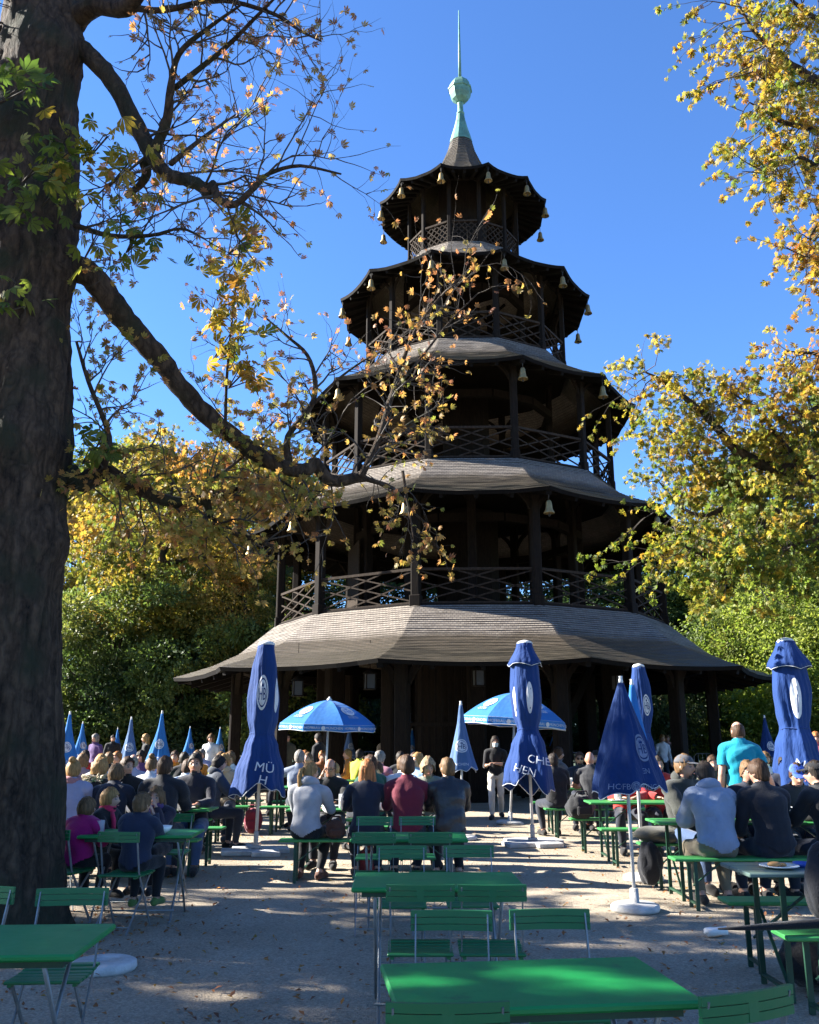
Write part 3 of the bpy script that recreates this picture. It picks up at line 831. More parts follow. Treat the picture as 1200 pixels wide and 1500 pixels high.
# ---- generic trees: trunk, limbs, crown of leaf clumps spread through the volume
def crown_points(rng, blobs, per, h0, h1, rad, shape='round', squash=.75):
    P = []; D = []; H = []
    for b in range(blobs):
        t = rng.uniform(0, 1); z = h0 + (h1 - h0) * t
        env = {'round': math.sin(PI * (.12 + .84 * t)) ** .7, 'cone': (1 - t) ** .75 + .08, 'flat': (math.sin(PI * (.1 + .7 * t))) ** .5, 'weep': math.sin(PI * (.25 + .72 * t)) ** .6}[shape]
        a = rng.uniform(0, 2 * PI); rr = rad * env * math.sqrt(rng.uniform(.12, 1.0)) * rng.uniform(.75, 1.12)
        c = np.array([rr * math.cos(a), rr * math.sin(a), z]); br = rad * rng.uniform(.16, .34)
        d = _norm(rng.normal(0, 1, (per, 3))); d[:, 2] = d[:, 2] * .8 + .15
        q = c + d * (br * rng.uniform(.25, 1.0, (per, 1)) ** .6) * np.array([1.15, 1.15, squash])
        if shape == 'weep': q[:, 2] -= rng.uniform(0, 1, per) ** 2 * br * 1.6
        P.append(q); D.append(d + np.array([0, 0, -.5 if shape == 'weep' else 0])); hh = rng.normal(.5, .2)
        H.append(np.clip(hh + rng.normal(0, .12, per) + .2 * (t - .5), 0, 1))
    return np.concatenate(P), np.concatenate(D), np.concatenate(H)

def wood_mesh(rng, h, r, crown_r, h0, n=9):
    mb = MB(); pts = [Vector((0, 0, -.1))]
    for i in range(1, 7): pts.append(Vector((rng.normal(0, .12), rng.normal(0, .12), h * .88 * i / 6)))
    rough_tube(mb, pts, r, r * .25, 10, .1, float(rng.uniform(0, 9)))
    for i in range(n):
        z = h0 + (h * .75 - h0) * i / n; a = rng.uniform(0, 2 * PI); L = crown_r * rng.uniform(.6, .95)
        p = [Vector((0, 0, z))]; d = Vector((math.cos(a), math.sin(a), .55)).normalized()
        for j in range(4):
            d = (d + Vector(rng.normal(0, .18, 3))).normalized(); p.append(p[-1] + d * L / 4)
        mb.tube(p, [r * .38, r * .3, r * .2, r * .12, r * .05], 5)
    return mb.mesh('trunk')

def proto_tree(seed, h, rad, h0, blobs, per, size, shape, tr=.3, up=.35, kind='simple', squash=.75):
    rng = np.random.default_rng(seed)
    P, D, H = crown_points(rng, blobs, per, h0, h, rad, shape, squash)
    return wood_mesh(rng, h, tr, rad, h0), leaf_mesh('crown', P, D, size, H, kind, up, rng)

PT = {
    'tall': proto_tree(1, 17, 4.6, 4.0, 95, 520, .20, 'round', .35),
    'broad': proto_tree(2, 13, 5.2, 2.8, 95, 520, .20, 'round', .35),
    'low': proto_tree(3, 8, 3.6, 1.0, 70, 520, .17, 'flat', .2),
    'gold': proto_tree(7, 12.6, 4.4, 4.6, 85, 260, .17, 'round', .3, .4, 'palmate'),
    'bush': proto_tree(4, 3.6, 2.3, .2, 42, 420, .13, 'flat', .1),
    'weep': proto_tree(5, 6.6, 3.0, .8, 90, 560, .12, 'weep', .2, .3),
    'shade': proto_tree(6, 11.5, 4.6, 3.6, 80, 42, .28, 'round', .4, .4, 'palmate'),
}
for a, b in PT.values():
    a.materials.append(BARK); b.materials.append(LEAF_GREEN)

def tree(name, proto, loc, rz, sc, leafm, label, cat='tree', group=None):
    e = empty(name, loc, rz, label, cat, group); e.scale = (sc[0], sc[0], sc[1]) if isinstance(sc, tuple) else (sc, sc, sc)
    tm_, cm = PT[proto]
    t = link('trunk', tm_, None, e); c = link('crown', cm, None, e)
    c.material_slots[0].link = 'OBJECT'; c.material_slots[0].material = leafm
    return e

g = 'trees behind the beer garden'
for (px, y, proto, rz, sc, lm_, lb) in [
    (140, 51, 'gold', 1.7, (1.25, 1.35), LEAF_GOLD, 'golden broadleaf tree behind the thick left trunk'),
    (170, 58, 'tall', 1.9, (1.2, 1.2), LEAF_GREEN, 'tall green tree standing left of the pagoda beyond the golden ones'),
    (290, 58, 'broad', 4.0, (1.15, 1.45), LEAF_GREEN, 'green tree with broad crown between the left trunk and pagoda'),
    (412, 53, 'tall', 2.6, (1.0, 1.0), LEAF_GREEN, 'green tree partly hidden by the left side of the pagoda'),
    (165, 38, 'low', .6, (1.1, .95), LEAF_GREEN, 'low green tree above the blue closed parasols at the left'),
    (275, 41, 'low', 2.4, (1.1, 1.1), LEAF_GREEN, 'dark low tree behind the left barriers'),
    (385, 41, 'low', 4.4, (1.0, .95), LEAF_DARK, 'dark low tree beside the left eave of the pagoda'),
    (355, 37.5, 'broad', 1.1, (.55, .66), LEAF_GOLD, 'small golden tree glowing above the left eave'),
    (10, 50, 'tall', 5.1, (1.1, 1.05), LEAF_GREEN, 'green tree hidden behind the thick left trunk'),
    (232, 39.5, 'gold', .4, (1.05, 1.18), LEAF_GOLD, 'golden chestnut behind the lowest limb of the trunk at the left'),
    (345, 45.5, 'gold', 2.9, (1.15, 1.3), LEAF_GOLD, 'golden chestnut close to the left eaves of the pagoda'),
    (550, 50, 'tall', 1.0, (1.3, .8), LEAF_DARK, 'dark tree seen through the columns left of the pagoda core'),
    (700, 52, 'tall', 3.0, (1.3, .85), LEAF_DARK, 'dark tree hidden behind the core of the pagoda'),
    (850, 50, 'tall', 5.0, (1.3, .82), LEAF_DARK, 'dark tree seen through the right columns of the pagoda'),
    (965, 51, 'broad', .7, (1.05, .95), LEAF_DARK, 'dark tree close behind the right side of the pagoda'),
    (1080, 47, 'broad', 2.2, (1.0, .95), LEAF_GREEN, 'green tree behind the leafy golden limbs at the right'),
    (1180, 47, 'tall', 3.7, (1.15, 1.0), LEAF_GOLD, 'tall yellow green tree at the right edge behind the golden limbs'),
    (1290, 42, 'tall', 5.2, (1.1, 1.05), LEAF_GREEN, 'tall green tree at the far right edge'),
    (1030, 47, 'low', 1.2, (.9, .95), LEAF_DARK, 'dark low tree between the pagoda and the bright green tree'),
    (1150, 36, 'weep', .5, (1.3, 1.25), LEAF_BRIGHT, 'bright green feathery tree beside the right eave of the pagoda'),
    (1240, 35, 'weep', 2.5, (1.3, 1.3), LEAF_BRIGHT, 'bright green feathery tree at the right edge behind the closed parasol'),
]:
    x = (px - 600) * y / 1330
    tree('broadleaf_tree', proto, (x, y, 0), rz, sc, lm_, lb, 'tree', g)
g = 'shrubs behind the crowd barriers'
bl = ['behind the left trunk', 'second from the left trunk', 'behind the tall blue parasols at the left', 'right of the tall left parasols', 'left of the left pagoda columns', 'behind the left pagoda columns', 'behind the open left parasol', 'beside the kiosk',
      'behind the kiosk', 'behind the pagoda core', 'right of the pagoda core', 'behind the right columns', 'at the right end of the columns', 'below the right eave', 'behind the man in turquoise', 'under the feathery trees', 'at the far right edge']
for i, px in enumerate(range(60, 1240, 70)):
    y = 36.5 + (i * 7 % 5) * .6 if px < 480 or px > 960 else 45 + (i * 7 % 3)
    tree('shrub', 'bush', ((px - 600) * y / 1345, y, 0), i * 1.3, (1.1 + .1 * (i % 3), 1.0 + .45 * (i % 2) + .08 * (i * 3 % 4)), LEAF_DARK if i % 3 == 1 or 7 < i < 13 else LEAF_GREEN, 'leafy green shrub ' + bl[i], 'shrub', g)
# the chestnuts left of the picture, whose shade dapples the gravel in front
for i, (x, y, sc) in enumerate(((-10.4, 7.7, (1.05, .95)), (-18.5, 10.6, (1.05, 1.0)), (-13.6, 2.6, (1.05, 1.0)), (-22.5, 4.6, (1.05, 1.0)))):
    tree('chestnut_tree', 'shade', (x, y, 0), i * 1.1, sc, LEAF_CHEST, 'leafy chestnut left of the picture, ' + ['nearest to the old dark trunk', 'beyond the one nearest to the trunk', 'closest beside the camera', 'farthest out beside the camera'][i], 'tree', 'chestnuts shading the garden')

# ------------------------------------------------------------------ ground
def gravel_mat():
    m, n, l, b = _nodes('gravel')
    tc = n.new('ShaderNodeTexCoord')
    n1 = n.new('ShaderNodeTexNoise'); n1.inputs['Scale'].default_value = .55; n1.inputs['Detail'].default_value = 8; n1.inputs['Roughness'].default_value = .65
    n2 = n.new('ShaderNodeTexNoise'); n2.inputs['Scale'].default_value = 38; n2.inputs['Detail'].default_value = 6; n2.inputs['Roughness'].default_value = .8
    vo = n.new('ShaderNodeTexVoronoi'); vo.inputs['Scale'].default_value = 70; vo.feature = 'F1'
    for x in (n1, n2, vo): l.new(tc.outputs['Object'], x.inputs['Vector'])
    c1 = n.new('ShaderNodeValToRGB'); c1.color_ramp.elements[0].position = .3; c1.color_ramp.elements[1].position = .72
    c1.color_ramp.elements[0].color = (.285, .235, .172, 1); c1.color_ramp.elements[1].color = (.46, .39, .298, 1)
    l.new(n1.outputs['Fac'], c1.inputs[0])
    c2 = n.new('ShaderNodeValToRGB'); c2.color_ramp.elements[0].position = .25; c2.color_ramp.elements[1].position = .75
    c2.color_ramp.elements[0].color = (.62, .6, .58, 1); c2.color_ramp.elements[1].color = (1.25, 1.25, 1.25, 1)
    l.new(n2.outputs['Fac'], c2.inputs[0])
    c3 = n.new('ShaderNodeValToRGB'); c3.color_ramp.elements[0].color = (.75, .75, .75, 1); c3.color_ramp.elements[1].color = (1.2, 1.2, 1.2, 1)
    hs = n.new('ShaderNodeSeparateColor'); l.new(vo.outputs['Color'], hs.inputs[0]); l.new(hs.outputs[0], c3.inputs[0])
    m1 = n.new('ShaderNodeMix'); m1.data_type = 'RGBA'; m1.blend_type = 'MULTIPLY'; m1.inputs['Factor'].default_value = 1
    m2 = n.new('ShaderNodeMix'); m2.data_type = 'RGBA'; m2.blend_type = 'MULTIPLY'; m2.inputs['Factor'].default_value = 1
    l.new(c1.outputs[0], m1.inputs['A']); l.new(c2.outputs[0], m1.inputs['B']); l.new(m1.outputs['Result'], m2.inputs['A']); l.new(c3.outputs[0], m2.inputs['B'])
    l.new(m2.outputs['Result'], b.inputs['Base Color']); b.inputs['Roughness'].default_value = .95; b.inputs['Specular IOR Level'].default_value = .2
    bp = n.new('ShaderNodeBump'); bp.inputs['Strength'].default_value = .8; bp.inputs['Distance'].default_value = .012
    l.new(vo.outputs['Distance'], bp.inputs['Height'])
    b2 = n.new('ShaderNodeBump'); b2.inputs['Strength'].default_value = .6; b2.inputs['Distance'].default_value = .03
    l.new(n2.outputs['Fac'], b2.inputs['Height']); l.new(bp.outputs[0], b2.inputs['Normal']); l.new(b2.outputs[0], b.inputs['Normal'])
    return m
mb = MB()
xs = [-600, -80, -40] + [-20 + i for i in range(41)] + [40, 80, 600]; ys = [-40, -8] + [i for i in range(0, 60)] + [90, 200, 900]
vs = [(x, y, .012 * noise.noise(Vector((x * .7, y * .7, 0))) if -20 < x < 20 and 0 < y < 50 else 0) for y in ys for x in xs]
nx = len(xs)
mb.add(vs, [(j * nx + i, j * nx + i + 1, (j + 1) * nx + i + 1, (j + 1) * nx + i) for j in range(len(ys) - 1) for i in range(nx - 1)], smooth=True)
tag(mb.build('ground', gravel_mat()), 'pale gravel ground of the beer garden', 'ground', kind='structure')
# lawn strip behind the barriers
mb = MB(); mb.add([(-300, 35.2, .02), (300, 35.2, .02), (300, 400, .02), (-300, 400, .02)], [(0, 1, 2, 3)])
tag(mb.build('lawn', mat('lawn', (.035, .055, .015), .9, 0, .4, 3, .5, 30)), 'dark lawn under the trees behind the garden', 'lawn', kind='structure')
# dry leaves lying about
rng = np.random.default_rng(9); n_ = 4200
yy = 2.5 + rng.uniform(0, 1, n_) ** 1.6 * 20; xx = rng.uniform(-.52, .52, n_) * yy; 
xx[:700] = -3.3 + rng.normal(0, .7, 700); yy[:700] = 7.6 + rng.normal(0, .8, 700)
lf = leaf_mesh('fallen_leaves', np.stack([xx, yy, np.full(n_, .02)], 1), np.concatenate([rng.normal(0, 1, (n_, 2)), np.full((n_, 1), .15)], 1), .05, rng.normal(.8, .15, n_), 'simple', .97, rng)
tag(link('fallen_leaves', lf, LEAF_WITHER), 'dry brown leaves scattered on the gravel', 'fallen leaves', kind='stuff')
# ------------------------------------------------------------------ furniture
def paint_mat(name, col, rough=.35, wear=(.35, .3, .22), amount=.62, var=.18):
    """glossy paint with fine scratches and worn patches"""
    m, n, l, b = _nodes(name)
    tc = n.new('ShaderNodeTexCoord')
    n1 = n.new('ShaderNodeTexNoise'); n1.inputs['Scale'].default_value = 5; n1.inputs['Detail'].default_value = 8; n1.inputs['Roughness'].default_value = .75
    l.new(tc.outputs['Object'], n1.inputs['Vector'])
    cr = n.new('ShaderNodeValToRGB'); cr.color_ramp.elements[0].position = amount; cr.color_ramp.elements[1].position = amount + .1
    cr.color_ramp.elements[0].color = (0, 0, 0, 1); cr.color_ramp.elements[1].color = (1, 1, 1, 1)
    l.new(n1.outputs['Fac'], cr.inputs[0])
    n2 = n.new('ShaderNodeTexNoise'); n2.inputs['Scale'].default_value = 2.3; l.new(tc.outputs['Object'], n2.inputs['Vector'])
    mp = n.new('ShaderNodeMapRange'); mp.inputs['To Min'].default_value = 1 - var; mp.inputs['To Max'].default_value = 1 + var; l.new(n2.outputs['Fac'], mp.inputs['Value'])
    sc = n.new('ShaderNodeVectorMath'); sc.operation = 'SCALE'; sc.inputs[0].default_value = col; l.new(mp.outputs[0], sc.inputs['Scale'])
    mx = n.new('ShaderNodeMix'); mx.data_type = 'RGBA'; l.new(cr.outputs[0], mx.inputs['Factor']); l.new(sc.outputs[0], mx.inputs['A']); mx.inputs['B'].default_value = (*wear, 1)
    l.new(mx.outputs['Result'], b.inputs['Base Color'])
    ro = n.new('ShaderNodeMapRange'); ro.inputs['To Min'].default_value = rough - .1; ro.inputs['To Max'].default_value = rough + .25; l.new(n1.outputs['Fac'], ro.inputs['Value']); l.new(ro.outputs[0], b.inputs['Roughness'])
    bp = n.new('ShaderNodeBump'); bp.inputs['Strength'].default_value = .12; bp.inputs['Distance'].default_value = .01; l.new(n1.outputs['Fac'], bp.inputs['Height']); l.new(bp.outputs[0], b.inputs['Normal'])
    return m
GREEN_TOP = paint_mat('green_table_paint', (.003, .20, .040), .45, (.02, .10, .035), .58)
GREEN_BENCH = paint_mat('green_bench_paint', (.03, .20, .045), .42, (.16, .17, .09), .68)
GREEN_CHAIR = paint_mat('green_chair_paint', (.008, .12, .035), .38, (.03, .09, .04), .66)
GREEN_LEG = mat('dark_green_steel', (.012, .05, .028), .45, .2, .2, 10)
GREY_LEG = mat('grey_painted_steel', (.22, .23, .23), .45, .5, .2, 12)

def flat_table(w, d, h, topm):
    """folding garden table with thin steel legs"""
    e = empty('folding_table')
    t = MB(); t.box((0, 0, h - .014), (w, d, .028), bev=.008); t.build('tabletop', topm, e)
    t = MB(); t.box((0, 0, h - .045), (w - .12, d - .1, .03)); t.build('apron', GREEN_LEG, e)
    for s in (-1, 1):
        m = MB(); x = s * (w / 2 - .14)
        m.tube([(x, -d / 2 + .07, h - .06), (x, 0.0, h * .5), (x, d / 2 - .05, .012), (x, d / 2 - .02, .012)], .011, 6); m.build('leg', GREY_LEG, e)
        m = MB(); x = s * (w / 2 - .165)
        m.tube([(x, d / 2 - .07, h - .06), (x, 0.0, h * .5), (x, -d / 2 + .05, .012), (x, -d / 2 + .02, .012)], .011, 6); m.build('leg', GREY_LEG, e)
    for s in (-1, 1):
        m = MB(); m.tube([(-w / 2 + .14, s * (d / 2 - .1), .1), (w / 2 - .14, s * (d / 2 - .1), .1)], .008, 5); m.build('stretcher', GREY_LEG, e)
    return e

def folding_chair():
    """slatted garden chair: local +y is the way a sitter faces"""
    e = empty('folding_chair')
    m = MB()                                                   # curved top slat
    for z0, z1 in ((.735, .7615), (.7645, .791), (.794, .822)):
        rows = []
        for i in range(9):
            f = i / 8 - .5; x = f * .38; y = -.19 - .02 * math.cos(f * PI) - (z0 - .735) * .05
            rows.append([(x, y - .009, z0), (x, y + .009, z0), (x, y + .008, z1), (x, y - .010, z1)])
        m.rings(rows, smooth=False)
    m.box((0, -.217, .778), (.04, .008, .08))
    m.build('backrest', GREEN_CHAIR, e)
    m = MB()
    for i in range(6): m.box((0, -.14 + i * .066, .455 - .008 * math.sin(i / 5 * PI)), (.365, .052, .016), bev=.005)
    m.box((-.155, .02, .44), (.02, .37, .012)); m.box((.155, .02, .44), (.02, .37, .012))
    m.build('seat', GREEN_CHAIR, e)
    for s in (-1, 1):
        m = MB(); x = s * .168
        m.bar((x, -.2, .81), (x, -.10, .47), .022, .007, up=(1, 0, 0)); m.bar((x, -.10, .47), (x, .21, .0), .022, .007, up=(1, 0, 0)); m.build('front_leg', GREY_LEG, e)
        m = MB(); x = s * .15
        m.bar((x, .18, .44), (x, -.24, 0), .022, .007, up=(1, 0, 0)); m.build('rear_leg', GREY_LEG, e)
    m = MB(); m.bar((-.15, -.19, .055), (.15, -.19, .055), .018, .007); m.build('stretcher', GREY_LEG, e)
    m = MB(); m.bar((-.168, .15, .09), (.168, .15, .09), .018, .007); m.build('stretcher', GREY_LEG, e)
    return e

def steel_leg(w, h, spread=.0):
    m = MB()
    for s in (-1, 1): m.bar((0, s * (w / 2 - .02), h), (0, s * (w / 2 - .02 + spread), 0.0), .035, .02)
    m.bar((0, -w / 2 + .03, .06), (0, w / 2 - .03, .06), .03, .02); m.bar((0, -w / 2 + .03, h - .02), (0, w / 2 - .03, h - .02), .03, .02)
    return m

def beer_table(L=2.2, w=.56, h=.765, topm=None):
    e = empty('beer_table')
    m = MB()
    for i in (-1, 0, 1): m.box((0, i * (w / 3), h - .013), (L, w / 3 - .004, .026), bev=.006)
    m.box((0, 0, h - .035), (L - .06, .05, .02))
    m.build('tabletop', topm or GREEN_BENCH, e)
    for s in (-1, 1):
        mm = steel_leg(w - .06, h - .03); mm.bar((0, -w / 2 + .1, .1), (0, w / 2 - .1, h * .62), .02, .012)
        mm.bar((0, 0, h * .55), (-s * .42, 0, h - .04), .025, .012)
        mm.build('leg', GREEN_LEG, e, (s * (L / 2 - .22), 0, 0))
    return e

def beer_bench(L=2.2, w=.25, h=.475, topm=None):
    e = empty('beer_bench')
    m = MB(); m.box((0, 0, h - .014), (L, w, .028), bev=.007); m.build('seat', topm or GREEN_BENCH, e)
    for s in (-1, 1):
        mm = steel_leg(w, h - .03); mm.bar((0, 0, h * .45), (-s * .3, 0, h - .04), .022, .012)
        mm.build('leg', GREEN_LEG, e, (s * (L / 2 - .2), 0, 0))
    return e

def placed(proto, first, loc, rz, label, cat, group):
    o = proto if first else copy_tree(proto)
    o.location = loc; o.rotation_euler = (0, 0, rz)
    return tag(o, label, cat, group)
USED = set()
def place(proto, loc, rz, label, cat, group):
    f = proto.name not in USED; USED.add(proto.name)
    return placed(proto, f, loc, rz, label, cat, group)

# ------------------------------------------------------------------ parasols
def canvas_mat(name, col, tr=.25, crease=.7):
    m, n, l, b = _nodes(name)
    tc = n.new('ShaderNodeTexCoord')
    n1 = n.new('ShaderNodeTexNoise'); n1.inputs['Scale'].default_value = 3; n1.inputs['Detail'].default_value = 6; l.new(tc.outputs['Object'], n1.inputs['Vector'])
    mp = n.new('ShaderNodeMapRange'); mp.inputs['To Min'].default_value = .75; mp.inputs['To Max'].default_value = 1.25; l.new(n1.outputs['Fac'], mp.inputs['Value'])
    sc = n.new('ShaderNodeVectorMath'); sc.operation = 'SCALE'; sc.inputs[0].default_value = col; l.new(mp.outputs[0], sc.inputs['Scale']); l.new(sc.outputs[0], b.inputs['Base Color'])
    b.inputs['Roughness'].default_value = .8; b.inputs['Sheen Weight'].default_value = .08; b.inputs['Specular IOR Level'].default_value = .2
    wv = n.new('ShaderNodeTexNoise'); wv.inputs['Scale'].default_value = 13; wv.inputs['Detail'].default_value = 4; wm = n.new('ShaderNodeMapping'); wm.inputs['Scale'].default_value = (1, 1, .3); l.new(tc.outputs['Object'], wm.inputs['Vector']); l.new(wm.outputs[0], wv.inputs['Vector'])
    bp = n.new('ShaderNodeBump'); bp.inputs['Strength'].default_value = crease; bp.inputs['Distance'].default_value = .04; l.new(wv.outputs['Fac'], bp.inputs['Height']); l.new(bp.outputs[0], b.inputs['Normal'])
    if tr:
        t = n.new('ShaderNodeBsdfTranslucent'); mix = n.new('ShaderNodeMixShader'); mix.inputs[0].default_value = tr
        l.new(sc.outputs[0], t.inputs[0]); l.new(b.outputs[0], mix.inputs[1]); l.new(t.outputs[0], mix.inputs[2])
        l.new(mix.outputs[0], [x for x in n if x.type == 'OUTPUT_MATERIAL'][0].inputs[0])
    return m
CANVAS_ROYAL = canvas_mat('royal_blue_canvas', (.008, .036, .15), .15)
CANVAS_NAVY = canvas_mat('navy_blue_canvas', (.005, .026, .11), .12)
CANVAS_BLUE = canvas_mat('sky_blue_canvas', (.035, .19, .50), .35, .2)
CANVAS_FADED = canvas_mat('faded_blue_canvas', (.08, .145, .28), .2)
WHITE_PRINT = mat('white_print', (.48, .50, .54), .7, 0, .15, 8)
POLE_WHITE = mat('white_pole', (.5, .5, .49), .35, .1, .1, 5)
CONCRETE = mat('white_concrete', (.42, .41, .39), .85, 0, .3, 7, .4, 60)

def wrap(mb, flat, fn, a0, z0, r, mi=0, out=.006, tilt=0.0):
    """wrap flat artwork on the canopy surface fn(angle, z)"""
    v, f = flat; pts = []
    ct, st = math.cos(tilt), math.sin(tilt)
    for x, y in v:
        x, y = x * ct - y * st, x * st + y * ct
        a = a0 + x / r
        p = fn(a, z0 + y); c = Vector((p.x, p.y, 0)); c = c.normalized() if c.length else Vector((0, 0, 0))
        pts.append(p + c * out)
    mb.add(pts, f, mi)

def closed_parasol(H, prof, folds, amp, zig, flap, seed, canvas, base, letters, emblems, lean=(0, 0), prn=None, name='closed_parasol', pole_r=.024, tie=None, piping=True):
    """folded garden parasol. prof: (z, radius) from the top down"""
    prn = prn or WHITE_PRINT
    e = empty(name); rr = random.Random(seed); ph = rr.uniform(0, 6); ph2 = rr.uniform(0, 6)
    zs = [p[0] for p in prof]; rs = [p[1] for p in prof]
    def rad(z):
        if z >= zs[0]: return rs[0]
        for i in range(1, len(zs)):
            if z >= zs[i]:
                t = (zs[i - 1] - z) / (zs[i - 1] - zs[i]); t = t * t * (3 - 2 * t) if folds > 0 else t
                return rs[i - 1] + (rs[i] - rs[i - 1]) * t
        return rs[-1]
    zb = zs[-1]; zt = zs[0]
    def fn(a, z, damp=1.0):
        t = (zt - z) / (zt - zb); r = rad(z)
        k = amp * min(1, .35 + t * 1.0) * damp
        w = (1 - abs(math.sin((a * abs(folds) + ph) / 2 + .5 * math.sin(a + z)))) ** 1.1 - .36 if folds > 0 else abs(math.cos((a * abs(folds) + ph) / 2)) ** .8 - .55
        r2 = r * (1 + k * w * 1.6 + .06 * math.sin(2 * a + ph2 + z * 2.2) + .05 * math.sin(3 * a - z * 3 + ph) + .02 * math.sin(a * 17 + z * 6))
        return Vector((r2 * math.sin(a), -r2 * math.cos(a), z))
    n = 72; nz = 34
    def hem(a): return zb + zig * (.55 * math.sin(a + ph2) + .4 * math.sin(2 * a + ph) + abs(math.sin(a * abs(folds) / 2 + ph / 2 + .6)) ** 1.4 + .45 * math.sin(3 * a + ph2))
    rings = []
    for i in range(nz + 1):
        t = i / nz; ring = []
        for j in range(n):
            a = 2 * PI * j / n; z = zt + (hem(a) - zt) * t; ring.append(fn(a, z))
        rings.append(ring)
    c = MB(); c.rings(rings, cap=False); c.rings([[Vector((0, 0, zt + .03))] * 3, ] + [], cap=False) if False else None
    can = c.build('canopy', canvas, e)
    sol = can.modifiers.new('thickness', 'SOLIDIFY'); sol.thickness = .004
    if piping:
        p = MB(); hp = [fn(2 * PI * j / n, hem(2 * PI * j / n)) for j in range(n)]; hp.append(hp[0]); p.tube(hp, .006, 5, cap=False); p.build('piping', WHITE_PRINT, can)
    if flap:
        z1, f_r = flap; rg = []
        def hz(a): return z1 + .05 * abs(math.sin(a * 2 + ph)) 
        def ff(a, t):
            z = zt + .012 + (hz(a) - zt) * t; q = fn(a, z); s = 1.03 + f_r * t; return Vector((q.x * s, q.y * s, z))
        for i in range(7): rg.append([ff(2 * PI * j / n, i / 6) for j in range(n)])
        m = MB(); m.rings(rg, cap=False); v = m.build('vent_flap', canvas, can)
        v.modifiers.new('thickness', 'SOLIDIFY').thickness = .004
        p = MB(); hp = [ff(2 * PI * j / n, 1) for j in range(n)]; hp.append(hp[0]); p.tube(hp, .005, 5, cap=False); p.build('piping', WHITE_PRINT, v)
    if tie is not None:
        m = MB(); hp = []
        for j in range(25):
            q = fn(2 * PI * j / 24, tie); hp.append(Vector((q.x * 1.02, q.y * 1.02, tie + .01 * math.sin(j))))
        m.tube(hp, .012, 5, cap=False); m.build('tie_strap', canvas, can)
    m = MB(); m.lathe([(rs[0] * 1.02, zt - .015), (rs[0] * 1.05, zt + .02), (rs[0] * .8, zt + .05), (.02, zt + .07)], 14); m.build('cap', WHITE_PAINT, e)
    m = MB(); m.tube([(0, 0, .02), (0, 0, zt)], pole_r, 10); m.build('pole', POLE_WHITE, e)
    if base == 'slabs':
        m = MB()
        for q in range(4):
            a = q * PI / 2 + .2; m.box((math.cos(a) * .26 - math.sin(a) * .13, math.sin(a) * .26 + math.cos(a) * .13, .035), (.46, .40, .07), Matrix.Rotation(a, 3, 'Z'), bev=.012)
        m.box((0, 0, .09), (.14, .14, .04), bev=.01); m.lathe([(.035, .07), (.035, .3)], 10)
        m.build('base', CONCRETE, e)
    elif base == 'disc':
        m = MB(); m.lathe([(.225, 0), (.235, .02), (.23, .05), (.205, .065), (.06, .072), (.045, .075), (.04, .2), (.025, .205)], 28); m.build('base', CONCRETE, e)
    L = MB(); used = False
    for (s, size, a0, z0, tilt) in letters:
        wrap(L, text2d(s, size), (lambda a, z: fn(a, z, .45)) if folds > 0 else fn, a0, z0, rad(z0), 0, .05 if folds > 0 else .009, tilt); used = True
    if used: L.build('lettering', prn, can)
    if emblems:
        for (a0, z0, r, sx) in emblems:
            E = MB(); rz_ = rad(z0)
            if sx < .3:      # the badge folded nearly shut: only a lens of white shows
                wrap(E, disc2d(r, 22, sx), fn, a0, z0, rz_, 0, .011); wrap(E, ([(-.004, -r * .7), (.01, -r * .7), (.022, r * .6), (.012, r * .6)], [(0, 1, 2, 3)]), fn, a0, z0, rz_, 1, .014)
                E.build('emblem', [WHITE_PRINT, CANVAS_NAVY], can); continue
            wrap(E, ring2d(r * .84, r, 26, sx), fn, a0, z0, rz_, 0, .011)
            wrap(E, disc2d(r * .74, 18, sx), fn, a0, z0, rz_, 0, .010)
            v, f = text2d('HB', r * 1.0); wrap(E, ([(x * sx, y - r * .12) for x, y in v], f), fn, a0, z0, rz_, 1, .014)
            v, f = CROWN2D; wrap(E, ([(x * r * .4 * sx, y * r * .4 + r * .32) for x, y in v], f), fn, a0, z0, rz_, 1, .014)
            E.build('emblem', [prn, CANVAS_NAVY], can)
    e.rotation_euler = (lean[0], lean[1], 0)
    return e

